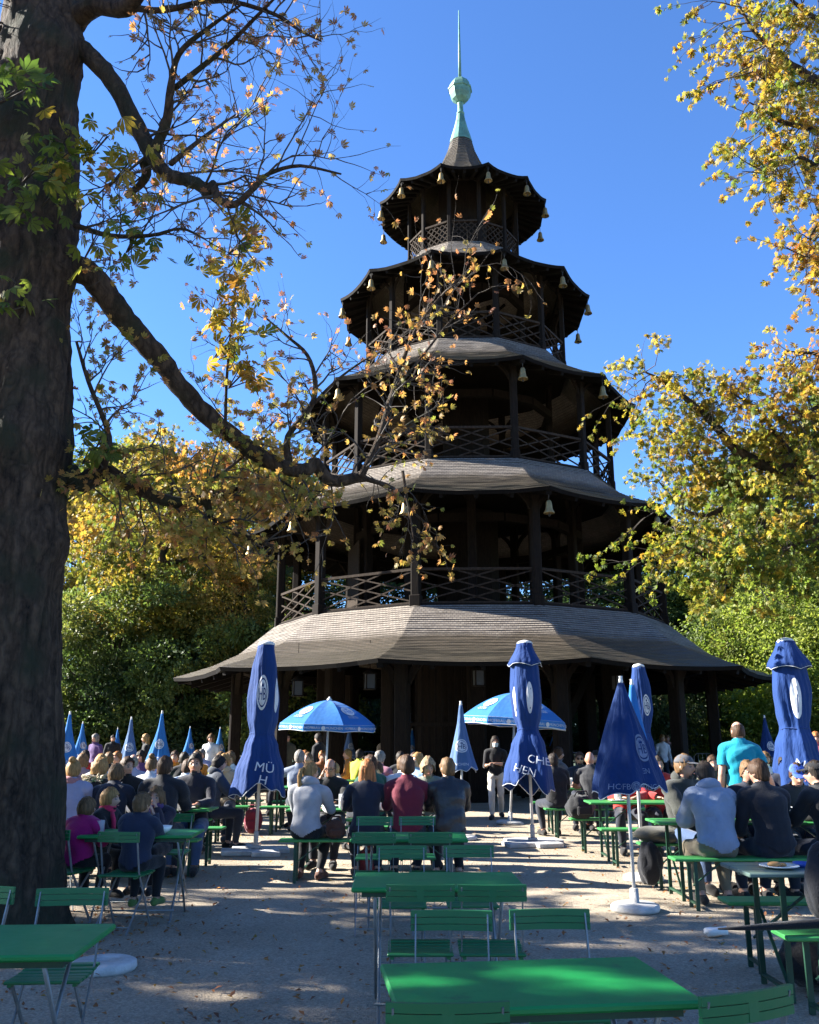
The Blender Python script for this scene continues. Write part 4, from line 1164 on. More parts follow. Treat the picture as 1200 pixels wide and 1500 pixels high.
def open_parasol(Rr, H, canvas, seed, lean=(0, 0)):
    e = empty('open_parasol'); N = 8; nsub = 6; dome = .50; val = .14
    def fn(a, t):     # t 0 apex .. 1 edge ; panels sag between the ribs
        f = ((a / (2 * PI) * N) % 1); sag = 1 - .045 * math.sin(PI * f) * t
        ca = (math.floor(a / (2 * PI) * N) + .5) * 2 * PI / N
        r = Rr * t * math.cos(PI / N) / math.cos(a - ca)
        return Vector((r * math.sin(a), -r * math.cos(a), H - dome * (t ** 1.7) - .035 * math.sin(PI * f) * t * (1 - t) * 2))
    n = N * nsub
    rg = [[fn(2 * PI * j / n, max(.02, i / 9)) for j in range(n)] for i in range(10)]
    rg.append([fn(2 * PI * j / n, 1) + Vector((fn(2 * PI * j / n, 1).x * .015, fn(2 * PI * j / n, 1).y * .015, -val + .02 * math.sin(PI * ((j / nsub) % 1)))) for j in range(n)])
    m = MB(); m.rings(rg, cap=False, smooth=False); can = m.build('canopy', canvas, e); can.modifiers.new('thickness', 'SOLIDIFY').thickness = .003
    p = MB(); p.tube(rg[-1] + [rg[-1][0]], .008, 5, cap=False); p.tube(rg[-2] + [rg[-2][0]], .004, 4, cap=False); p.build('piping', WHITE_PRINT, can)
    for k in range(N):
        m = MB(); a = 2 * PI * k / N; m.tube([fn(a, .03) - Vector((0, 0, .02)), fn(a, .5) - Vector((0, 0, .02)), fn(a, .99) - Vector((0, 0, .02))], .008, 5); m.build('rib', GREY_LEG, can)
    m = MB(); m.lathe([(.05, H - .01), (.06, H + .02), (.03, H + .05), (.01, H + .08)], 10); m.build('cap', WHITE_PAINT, e)
    m = MB(); m.tube([(0, 0, .02), (0, 0, H)], .022, 9); m.build('pole', POLE_WHITE, e)
    m = MB(); m.lathe([(.26, 0), (.265, .04), (.22, .06), (.05, .07), (.04, .22), (.02, .22)], 24); m.build('base', CONCRETE, e)
    for k in range(N):
        L = MB(); E = MB()
        a0 = (k + .5) * 2 * PI / N
        A = fn(a0 - PI / N, 1); B = fn(a0 + PI / N, 1); ux = (B - A).normalized(); nrm = Vector((math.sin(a0), -math.cos(a0), 0)); w = (B - A).length
        mid = (A + B) / 2 + nrm * .03 - Vector((0, 0, val * .5))
        for s, off in (('HOFBRÄU', -.28), ('MÜNCHEN', .28)):
            v, f = text2d(s, .072); L.add([mid + ux * (x + off * w) + Vector((0, 0, y)) for x, y in v], f)
        v, f = disc2d(.042); L.add([mid + ux * x + Vector((0, 0, y)) for x, y in v], f)
        if k % 2 == 0:
            c = fn(a0, .62); up = (fn(a0, .5) - fn(a0, .75)).normalized(); n3 = up.cross(ux); n3 = n3 if n3.z > 0 else -n3
            def put(fl, mi, o, dy=0): E.add([c + n3 * (.02 + o) + ux * x + up * (y + dy) for x, y in fl[0]], fl[1], mi)
            put(disc2d(.155), 0, 0); put(text2d('HB', .17), 1, .004, -.03); put(([(x * .07, y * .07 + .06) for x, y in CROWN2D[0]], CROWN2D[1]), 1, .004)
            put(text2d('HOFBRÄU', .055), 0, 0, -.2); put(text2d('MÜNCHEN', .055), 0, 0, -.25)
        L.build('lettering', WHITE_PRINT, can)
        if k % 2 == 0: E.build('emblem', [WHITE_PRINT, CANVAS_BLUE], can)
    e.rotation_euler = (lean[0], lean[1], 0)
    return e

# ------------------------------------------------------------------ crowd barriers and kiosk
def barrier(L=2.3, h=1.08):
    e = empty('crowd_barrier')
    m = MB(); r = .1
    m.tube([(-L / 2, 0, .12), (-L / 2, 0, h - r), (-L / 2 + r, 0, h), (L / 2 - r, 0, h), (L / 2, 0, h - r), (L / 2, 0, .12)], .019, 7)
    m.tube([(-L / 2, 0, .16), (L / 2, 0, .16)], .016, 6)
    n = 15
    for i in range(1, n): m.tube([(-L / 2 + L * i / n, 0, .16), (-L / 2 + L * i / n, 0, h)], .009, 5, cap=False)
    m.build('barrier_frame', STEEL, e)
    for s in (-1, 1):
        f = MB(); f.box((s * (L / 2 - .25), 0, .03), (.06, .55, .05), bev=.01); f.bar((s * (L / 2 - .25), 0, .05), (s * (L / 2 - .25), 0, .17), .04); f.build('foot', STEEL, e)
    return e

def glass_mug():
    e = empty('beer_mug')
    m = MB(); m.lathe([(.045, 0), (.05, .01), (.05, .17), (.046, .172), (.044, .02), (.0, .018)], 14, cap=False)
    m.tube([(.05, 0, .14), (.085, 0, .13), (.09, 0, .06), (.05, 0, .04)], .008, 6)
    g, n, l, b = _nodes('glass'); b.inputs['Base Color'].default_value = (.9, .92, .92, 1); b.inputs['Roughness'].default_value = .05; b.inputs['Alpha'].default_value = .35
    m.build('glass', g, e)
    m = MB(); m.lathe([(.042, .022), (.042, .125)], 12); m.build('beer', mat('beer', (.55, .22, .02), .2, 0, .1), e)
    m = MB(); m.lathe([(.042, .126), (.043, .15), (.02, .158)], 12); m.build('foam', mat('foam', (.75, .70, .58), .8, 0, .1), e)
    return e
# ------------------------------------------------------------------ people
def cloth_mat(name, col, rough=.85, var=.16, bs=90, bump=.3):
    return mat(name, col, rough, 0, var, 5, bump, bs, .25, 0, .15)
def skin_mat(name, col):
    m, n, l, b = _nodes(name)
    tc = n.new('ShaderNodeTexCoord'); n1 = n.new('ShaderNodeTexNoise'); n1.inputs['Scale'].default_value = 16; n1.inputs['Detail'].default_value = 4; l.new(tc.outputs['Object'], n1.inputs['Vector'])
    cr = n.new('ShaderNodeValToRGB'); cr.color_ramp.elements[0].color = (col[0] * .85, col[1] * .72, col[2] * .68, 1); cr.color_ramp.elements[1].color = (min(1, col[0] * 1.1), col[1] * 1.1, col[2] * 1.1, 1)
    cr.color_ramp.elements[0].position = .3; cr.color_ramp.elements[1].position = .7
    l.new(n1.outputs['Fac'], cr.inputs[0]); l.new(cr.outputs[0], b.inputs['Base Color'])
    b.inputs['Roughness'].default_value = .5; b.inputs['Subsurface Weight'].default_value = .12; b.inputs['Subsurface Radius'].default_value = (.02, .008, .004); b.inputs['Subsurface Scale'].default_value = .5
    return m
SKIN = skin_mat('fair_skin', (.44, .26, .185)); SKIN2 = skin_mat('tanned_skin', (.36, .20, .13))
def hair_mat(name, c):
    m, n, l, b = _nodes(name)
    tc = n.new('ShaderNodeTexCoord'); mp = n.new('ShaderNodeMapping'); mp.inputs['Scale'].default_value = (1, 1, .12); l.new(tc.outputs['Object'], mp.inputs['Vector'])
    n1 = n.new('ShaderNodeTexNoise'); n1.inputs['Scale'].default_value = 70; n1.inputs['Detail'].default_value = 3; l.new(mp.outputs[0], n1.inputs['Vector'])
    cr = n.new('ShaderNodeValToRGB'); cr.color_ramp.elements[0].position = .3; cr.color_ramp.elements[1].position = .7
    cr.color_ramp.elements[0].color = (c[0] * .5, c[1] * .48, c[2] * .45, 1); cr.color_ramp.elements[1].color = (min(1, c[0] * 1.45), c[1] * 1.4, c[2] * 1.35, 1)
    l.new(n1.outputs['Fac'], cr.inputs[0]); l.new(cr.outputs[0], b.inputs['Base Color']); b.inputs['Roughness'].default_value = .62; b.inputs['Specular IOR Level'].default_value = .22
    bp = n.new('ShaderNodeBump'); bp.inputs['Strength'].default_value = .7; bp.inputs['Distance'].default_value = .01; l.new(n1.outputs['Fac'], bp.inputs['Height']); l.new(bp.outputs[0], b.inputs['Normal'])
    return m
HAIR = {'blond': hair_mat('blond_hair', (.27, .16, .06)), 'light': hair_mat('light_brown_hair', (.12, .07, .032)), 'brown': hair_mat('brown_hair', (.05, .026, .013)),
        'dark': hair_mat('dark_hair', (.02, .014, .01)), 'red': hair_mat('auburn_hair', (.30, .12, .04)), 'grey': hair_mat('grey_hair', (.17, .16, .145)), 'sand': hair_mat('greying_blond_hair', (.24, .17, .10))}
EYE_W = mat('eye_white', (.22, .19, .17), .45, 0, .03); EYE_D = mat('iris', (.03, .02, .015), .15, 0, .05); LIP = mat('lips', (.38, .15, .12), .5, 0, .1)
CL = {}
def C_(name, *c):
    if name not in CL: CL[name] = cloth_mat(name, [x * .78 for x in c])
    return CL[name]
BLACK = C_('black_cloth', .012, .012, .014); NAVY = C_('navy_cloth', .014, .018, .034); GREY = C_('light_grey_fleece', .40, .40, .42); BLUEGREY = C_('blue_grey_fleece', .25, .30, .40)
MAROON = C_('maroon_knit', .14, .012, .03); OLIVE = C_('olive_cloth', .075, .075, .05); DENIM = C_('blue_denim', .06, .10, .20); DARKDENIM = C_('dark_denim', .018, .022, .035); KHAKI = C_('khaki_cotton', .20, .165, .11)
WHITE_C = C_('white_cotton', .66, .67, .70); TEAL = C_('turquoise_cotton', .0, .26, .36); PINK = C_('magenta_jacket', .42, .012, .16); SCARF_P = C_('pink_scarf', .62, .03, .10); PURPLE = C_('purple_cloth', .10, .05, .16); LAVENDER = C_('lavender_cloth', .36, .35, .48)
GREEN_C = C_('bottle_green_knit', .012, .09, .06); SKYB = C_('sky_blue_fleece', .16, .27, .52); RED_C = C_('red_jacket_cloth', .50, .03, .025); ORANGE = C_('orange_cloth', .62, .24, .03); YELLOW = C_('yellow_vest_cloth', .55, .60, .05); BEIGE = C_('beige_wool', .46, .37, .26)
CHAR = C_('charcoal_cotton', .035, .036, .04); CREAM = C_('cream_trousers', .60, .54, .46); BROWNL = C_('brown_leather', .09, .035, .02); TANL = C_('tan_leather', .28, .15, .08); DARKSHOE = C_('dark_shoe', .02, .018, .018); STRIPE = C_('pale_blue_shirt', .45, .53, .66); BLKLEATHER = mat('black_leather', (.012, .013, .016), .42, 0, .1, 8, .4, 30)
GREYT = C_('mid_grey_tee', .12, .12, .13); DKHOOD = C_('dark_olive_hoodie', .045, .047, .04); CAPM = C_('grey_cap', .10, .10, .11); MASKM = C_('pale_mask', .55, .68, .72)

def rotx(a): return Matrix.Rotation(a, 3, 'X')
def rotz(a): return Matrix.Rotation(a, 3, 'Z')

def skeleton(pose, arms, lean, sk, seat, seed, legs='std'):
    r = random.Random(seed); J = {}; jit = lambda s: r.uniform(-s, s)
    th = R(lean); up = Vector((0, math.sin(th), math.cos(th))); fw = Vector((0, math.cos(th), -math.sin(th)))
    if pose == 'sit':
        P = Vector((0, 0, seat + .085 * sk))
    else: P = Vector((0, 0, .935 * sk))
    J['P'] = P; up1 = (up * .5 + Vector((0, 0, .5))).normalized()
    J['W'] = P + up1 * .16 * sk; J['C'] = J['W'] + up * .19 * sk; J['N'] = J['C'] + (up * .17 + fw * .015) * sk
    J['up'] = up; J['fw'] = fw
    hd = (up * .55 + Vector((0, 0, .45))).normalized()
    J['H'] = J['N'] + (hd * .165 + Vector((0, .028, 0))) * sk
    for s, n in ((-1, 'L'), (1, 'R')):
        sh = J['N'] - up * .055 * sk + Vector((s * .185 * sk, 0, 0)); J['S' + n] = sh
        a = arms[0 if s < 0 else 1] if isinstance(arms, (tuple, list)) else arms
        o = lambda x, y, z: sh + Vector((s * x, y, z)) * sk
        if a == 'table': e, w = o(.06 + jit(.03), .16, -.21), o(-.08 + jit(.05), .37, -.22)
        elif a == 'lap': e, w = o(.05, .06, -.27), o(-.06, .28, -.36)
        elif a == 'face': e, w = o(.0, .22, -.17), o(-.10, .22, .10)
        elif a == 'side': e, w = o(.06, -.03, -.29), o(.07, .06, -.54)
        elif a == 'swing': e, w = o(.09, -.08, -.27), o(.20, .05, -.49)
        elif a == 'out': e, w = o(.25, .10, -.10), o(.47, .20, .03)
        elif a == 'cross': e, w = o(.06, .06, -.27), o(-.19, .20, -.23)
        elif a == 'front': e, w = o(.05, .02, -.29), o(-.02, .26, -.26)
        elif a == 'drink': e, w = o(.07, .2, -.16), o(-.1, .3, .02)
        J['E' + n] = e; J['A' + n] = w; J['hd' + n] = (w - e).normalized()
        hip = P + Vector((s * .092 * sk, .0, -.01 * sk)); J['T' + n] = hip
        if pose == 'sit':
            k = Vector((s * (.13 + abs(jit(.05))) * sk, .43 * sk, seat + .055 * sk)); 
            az = .085 * sk if sk > .8 else max(.085 * sk, seat - .40 * sk)
            an = Vector((s * .13 * sk, (.40 + jit(.08)) * sk, az))
            if legs == 'back': an.y = .18 * sk
        else:
            f = 0
            if pose == 'walk': f = .2 * (1 if s > 0 else -1)
            k = Vector((s * .10 * sk, (.03 + f * .75) * sk, .50 * sk)); an = Vector((s * .095 * sk, (-.02 + f) * sk, .085 * sk))
            if pose == 'walk' and s < 0: k.y = .06 * sk; an.z = .11 * sk
        J['K' + n] = k; J['F' + n] = an; J['B' + n] = an + Vector((s * .035, .155, -.045)) * sk
    J['s'] = sk
    return J

def head_rings(sk, M, c):
    rg = []; nu, nv = 26, 20
    for i in range(nv + 1):
        t = -PI / 2 + PI * i / nv; ct = max(math.cos(t), .03); z = math.sin(t); ring = []
        for j in range(nu):
            a = 2 * PI * j / nu; x, y = ct * math.sin(a), ct * math.cos(a)       # y forward
            jaw = 1 - .30 * max(0, -z) ** 1.4
            X = .076 * x * jaw; Y = .095 * y * (1 - .12 * max(0, -z)); Z = .120 * z
            if y < 0: Y *= 1.06; 
            if z < -.35 and y < 0: Y *= 1 - .45 * (-z - .35)
            fr = max(0, y) ** 2 / max(ct, .2) ** .5
            g = lambda zz, xx, sz, sx: math.exp(-((Z - zz) / sz) ** 2 - ((X - xx) / sx) ** 2)
            if y > 0:
                Y += .034 * g(-.028, 0, .020, .013) + .014 * g(-.006, 0, .022, .010)         # nose
                Y -= .013 * (g(.004, .033, .014, .018) + g(.004, -.033, .014, .018))           # eye sockets
                Y += .006 * g(.025, 0, .012, .05) + .009 * g(-.066, 0, .012, .024) + .010 * g(-.100, 0, .014, .025)   # brow, lips, chin
            ring.append(c + M @ (Vector((X, Y, Z)) * sk))
        rg.append(ring)
    return rg

def ell(c, rx, ry, fx, fy, n=16, p=2.4):
    out = []
    for j in range(n):
        a = 2 * PI * j / n; ca, sa = math.cos(a), math.sin(a)
        out.append(c + fx * (rx * math.copysign(abs(ca) ** (2 / p), ca)) + fy * (ry * math.copysign(abs(sa) ** (2 / p), sa)))
    return out

def body_mesh(J, hy, hp, build, voxel, female=False, head=1.0):
    s = J['s']; mb = MB(); X = Vector((1, 0, 0)); up, fw = J['up'], J['fw']; b = build
    st = [(J['P'] - Vector((0, 0, .085 * s)), .12, .10), (J['P'] - Vector((0, 0, .05 * s)), .165, .125), (J['P'] + Vector((0, 0, .03 * s)), .17, .125), (J['W'], .148 if not female else .13, .115),
          (J['W'].lerp(J['C'], .5), .158 if not female else .14, .118), (J['C'], .176 if not female else .158, .122 if not female else .128), (J['C'].lerp(J['N'], .45), .182 if not female else .16, .112), (J['C'].lerp(J['N'], .78), .15, .09), (J['N'] + up * .012 * s, .085, .072), (J['N'] + up * .05 * s, .058, .058), (J['H'] - up * .05 * s, .054, .056)]
    mb.rings([ell(c, rx * s * b, ry * s * b, X, fw) for c, rx, ry in st])
    Mh = rotz(hy) @ rotx(hp); hs = s * head
    mb.rings(head_rings(hs, Mh, J['H']))
    for sx in (-1, 1): mb.ball(J['H'] + Mh @ (Vector((sx * .077, -.008, -.008)) * hs), (.012 * hs, .02 * hs, .032 * hs), nu=8, nv=6, M=Mh)
    bones = [(0, J['H'], J['H'] + Vector((0, 0, .01)), .115 * hs), (0, J['N'] + up * .02 * s, J['H'], .09 * s)]
    bones += [(1, J['P'] + up * .02 * s, J['N'] - up * .02 * s, .165 * s * b), (1, J['SL'], J['SR'], .09 * s)]
    bones += [(5, J['P'] - Vector((.06 * s, 0, .06 * s)), J['P'] + Vector((.06 * s, 0, -.06 * s)), .15 * s)]
    def limb(a, c, ra, rc, mid=None):
        p = [a.lerp(c, i / 5) for i in range(6)]
        rr = [ra + (rc - ra) * i / 5 for i in range(6)]
        if mid: rr[1] += mid * .6; rr[2] += mid; rr[3] += mid * .5
        mb.tube(p, rr, 12); mb.ball(a, ra, nu=12, nv=8); mb.ball(c, rc, nu=12, nv=8)
    for n, sg in (('L', -1), ('R', 1)):
        ab = .9 if female else 1.0
        mb.tube([J['N'] - up * .03 * s + X * sg * .05 * s, J['S' + n]], [.075 * s * ab, .062 * s * ab], 12)
        limb(J['S' + n], J['E' + n], .058 * s * ab, .043 * s * ab, .006 * s); limb(J['E' + n], J['A' + n], .043 * s * ab, .028 * s * ab, .008 * s)
        bones += [(2, J['S' + n], J['E' + n], .06 * s), (3, J['E' + n], J['A' + n], .045 * s)]
        # hand: palm, four bent fingers of unequal length and a thumb from the side of the palm
        d = J['hd' + n]; side = d.cross(Vector((0, 0, 1))); side = side.normalized() if side.length > .2 else Vector((1, 0, 0))
        nrm = side.cross(d).normalized(); w = J['A' + n]
        pc = w + d * .045 * s; M = Matrix((side, d, nrm)).transposed()
        mb.ball(pc, (.040 * s, .052 * s, .016 * s), nu=12, nv=8, M=M)
        for q, (ox, L) in enumerate(((-.030, .062), (-.010, .075), (.010, .072), (.029, .055))):
            f0 = w + d * .085 * s + side * ox * s
            f1 = f0 + (d * .55 * L + nrm * -.10 * L) * s; f2 = f1 + (d * .38 * L - nrm * .34 * L) * s
            mb.tube([f0 - d * .02 * s, f0, f1, f2], [.0095 * s, .0095 * s, .0085 * s, .007 * s], 7)
        ts = -sg if abs(side.x) > .5 and side.x > 0 else sg
        t0 = w + d * .03 * s + side * ts * .03 * s; t1 = t0 + (side * ts * .03 + d * .03 - nrm * .012) * s; t2 = t1 + (side * ts * .008 + d * .03 - nrm * .01) * s
        mb.tube([t0, t1, t2], [.012 * s, .0105 * s, .008 * s], 7)
        bones.append((4, w + d * .02 * s, w + d * .15 * s, .04 * s))
        limb(J['T' + n], J['K' + n], .088 * s * b, .060 * s, .004 * s); limb(J['K' + n], J['F' + n], .058 * s, .040 * s, .010 * s)
        bones += [(6, J['T' + n], J['K' + n], .085 * s), (7, J['K' + n], J['F' + n] + Vector((0, 0, .03 * s)), .055 * s)]
        f = J['F' + n]; t = J['B' + n]
        mb.tube([f + Vector((0, -.055, -.035)) * s, f + Vector((0, .02, -.02)) * s, t.lerp(f, .35) + Vector((0, 0, .0)), t], [.036 * s, .046 * s, .043 * s, .030 * s], 12)
        mb.ball(f + Vector((0, -.055, -.035)) * s, .036 * s, nu=10, nv=7); mb.ball(t, .030 * s, nu=10, nv=7)
        bones.append((8, f + Vector((0, -.05, -.04)) * s, t, .05 * s))
    me = mb.mesh('person'); o = bpy.data.objects.new('tmp', me); COL.objects.link(o)
    md = o.modifiers.new('r', 'REMESH'); md.mode = 'VOXEL'; md.voxel_size = voxel; md.use_smooth_shade = True
    sm = o.modifiers.new('s', 'SMOOTH'); sm.factor = .5; sm.iterations = 2
    dg = bpy.context.evaluated_depsgraph_get(); dg.update()
    out = bpy.data.meshes.new_from_object(o.evaluated_get(dg)); bpy.data.objects.remove(o); bpy.data.meshes.remove(me)
    out.name = 'person'; return out, bones, Mh

def mesh_np(me):
    n = len(me.vertices); co = np.zeros(n * 3, np.float32); me.vertices.foreach_get('co', co); co = co.reshape(-1, 3)
    no = np.zeros(n * 3, np.float32); me.vertex_normals.foreach_get('vector', no); no = no.reshape(-1, 3)
    return co, no

def zones(co, bones):
    best = np.full(len(co), 1e9); z = np.zeros(len(co), int); tt = np.zeros(len(co))
    for zn, a, b, r in bones:
        a = np.array(a); b = np.array(b); d = b - a; t = np.clip(((co - a) @ d) / max(d @ d, 1e-9), 0, 1)
        q = np.linalg.norm(co - (a + t[:, None] * d), axis=1) / r
        m = q < best; best[m] = q[m]; z[m] = zn; tt[m] = t[m]
    return z, tt

def garment(name, me, keep, off, wr, seed, vox):
    co, no = mesh_np(me); rs = np.random.default_rng(seed)
    dsp = np.zeros(len(co))
    for k in range(5):
        d = rs.normal(0, 1, 3); d = d / np.linalg.norm(d) * rs.uniform(14, 42); dsp += np.sin(co @ d + rs.uniform(0, 6)) * np.sin(co @ (rs.normal(0, 1, 3) * 9) + k)
    ne = len(me.edges); ed = np.zeros(ne * 2, np.int32); me.edges.foreach_get('vertices', ed); ed = ed.reshape(-1, 2)
    deg = np.zeros(len(co)); np.add.at(deg, ed[:, 0], 1); np.add.at(deg, ed[:, 1], 1)
    cs = co.astype(float).copy()
    if name != 'shoes':
        for _ in range(int((16 if off > .017 else 7) * .0115 / vox)):      # cloth bridges the hollows of the body
            ac = np.zeros_like(cs); np.add.at(ac, ed[:, 0], cs[ed[:, 1]]); np.add.at(ac, ed[:, 1], cs[ed[:, 0]])
            cs = cs * .45 + .55 * ac / np.maximum(deg, 1)[:, None]
        gap = np.sum((cs - co) * no, 1, keepdims=True); cs = np.where(gap < 0, co + (cs - co) - no * gap, cs)
    dsp = np.clip(dsp, -1.1, 2.2)
    P = cs + no * (off + wr * dsp[:, None] * .5)
    idx = np.zeros(len(me.loops), np.int32); me.loops.foreach_get('vertex_index', idx)
    ls = np.zeros(len(me.polygons), np.int32); lt = np.zeros(len(me.polygons), np.int32); me.polygons.foreach_get('loop_start', ls); me.polygons.foreach_get('loop_total', lt)
    F = []
    for s, t in zip(ls, lt):
        f = idx[s:s + t]
        if keep[f].any(): F.append(f)
    used = np.unique(np.concatenate(F)) if F else np.array([], int); mp = np.full(len(co), -1); mp[used] = np.arange(len(used))
    m = bpy.data.meshes.new(name); m.from_pydata(P[used].tolist(), [], [mp[f].tolist() for f in F]); m.polygons.foreach_set('use_smooth', [True] * len(F)); m.update()
    return m

def hair_mesh(style, s, Mh, c, J, seed):
    r = random.Random(seed); mb = MB(); T = lambda x, y, z: c + Mh @ (Vector((x, y, z)) * s)
    nu, nv = 30, 18; thick = {'short': .012, 'buzz': .005, 'shaggy': .024, 'long': .016, 'ponytail': .012, 'bun': .012, 'bob': .022, 'balding': .008, 'kid': .015}[style]
    grid = {}
    for i in range(nv + 1):
        t = -PI / 2 * .75 + (PI / 2 * 1.75) * i / nv; ct = max(math.cos(t), .0); z = math.sin(t)
        for j in range(nu):
            a = 2 * PI * j / nu; x, y = ct * math.sin(a), ct * math.cos(a)
            k = thick * (.65 + .7 * (noise.noise(Vector((x * 3 + seed, y * 3, z * 3))) + .5)) + .35 * thick * noise.noise(Vector((x * 11, y * 11, z * 11 + seed))) + .22 * thick * math.sin(a * 15 + z * 5 + seed)
            if style == 'short' and z > .3: k *= 1.35
            Y = y * (.095 * (1.06 if y < 0 else 1)) + y * k; X = x * (.076 + k); Z = z * (.120 + k * 1.1)
            grid[i, j] = (X, Y, Z, a)
    def hl(a):        # hairline height around the head, 0 = face
        a = abs((a + PI) % (2 * PI) - PI)
        f = .072 if style not in ('shaggy', 'bob', 'kid') else .058
        pts = [(0, f), (.55, f - .004), (.95, .035), (1.25, -.01), (1.5, -.02), (1.9, -.055), (PI, -.085)]
        if style in ('bob', 'shaggy', 'kid'): pts = [(0, f), (.5, f - .01), (.85, .02), (1.05, -.04 if style != 'bob' else -.09), (1.5, -.06 if style != 'bob' else -.12), (PI, -.10 if style != 'bob' else -.13)]
        if style == 'long': pts = [(0, .075), (.5, .06), (.85, .01), (1.1, -.08), (PI, -.12)]
        if style == 'balding': pts = [(0, .2), (1.2, .2), (1.45, .03), (1.6, .055), (PI, .07)]
        for (x0, y0), (x1, y1) in zip(pts, pts[1:]):
            if a <= x1 + 1e-6: return y0 + (y1 - y0) * (a - x0) / (x1 - x0)
        return pts[-1][1]
    vs = []; ix = {}
    fs = []
    for i in range(nv + 1):
        for j in range(nu):
            X, Y, Z, a = grid[i, j]; Zc = max(Z, hl(a) + r.uniform(-.006, .006)) if style != 'balding' else Z
            ix[i, j] = len(vs); vs.append(T(X, Y, Zc if style != 'balding' else Z))
    for i in range(nv):
        for j in range(nu):
            j2 = (j + 1) % nu
            zt = max(grid[i + 1, j][2], grid[i + 1, j2][2])
            h = hl(grid[i, j][3])
            if style == 'balding':
                if not (-.075 < grid[i, j][2] < h): continue
                if abs((grid[i, j][3] + PI) % (2 * PI) - PI) < 1.4: continue
            elif zt < h: continue
            fs.append((ix[i, j], ix[i, j2], ix[i + 1, j2], ix[i + 1, j]))
    mb.add(vs, fs, 0, True)
    if style in ('long',):
        rings = []
        for i in range(9):
            t = i / 8; z = .06 - .44 * t; n = 22; ring = []
            rx = .088 + .03 * math.sin(t * PI * .8) - .03 * t * t; ry = .055 + .015 * math.sin(t * PI) - .02 * t; cy_ = -.055 - .035 * t
            for j in range(n):
                a = 2 * PI * j / n; k = 1 + .07 * math.sin(a * 7 + t * 3) + .05 * math.sin(a * 13 - t * 5)
                ring.append(T(rx * k * math.cos(a), cy_ + ry * k * math.sin(a) + .02 * math.sin(t * 5), z - .02 * math.sin(a * 5) * t))
            rings.append(ring)
        mb.rings(rings)
    if style == 'ponytail':
        mb.tube([T(0, -.085, .045), T(0, -.135, .035), T(.01, -.155, -.04), T(.015, -.15, -.13), T(.01, -.135, -.22), T(.0, -.125, -.29)], [.028 * s, .026 * s, .034 * s, .034 * s, .026 * s, .006 * s], 10)
    if style == 'bun': mb.ball(T(0, -.075, .125), (.045 * s, .045 * s, .04 * s), nu=12, nv=9)
    for sx in (-1, 1):   # eyebrows
        mb.tube([T(sx * .016, .0935, .026), T(sx * .034, .0915, .031), T(sx * .052, .080, .025)], [.003 * s, .0045 * s, .003 * s], 5)
    return mb.mesh('hair')

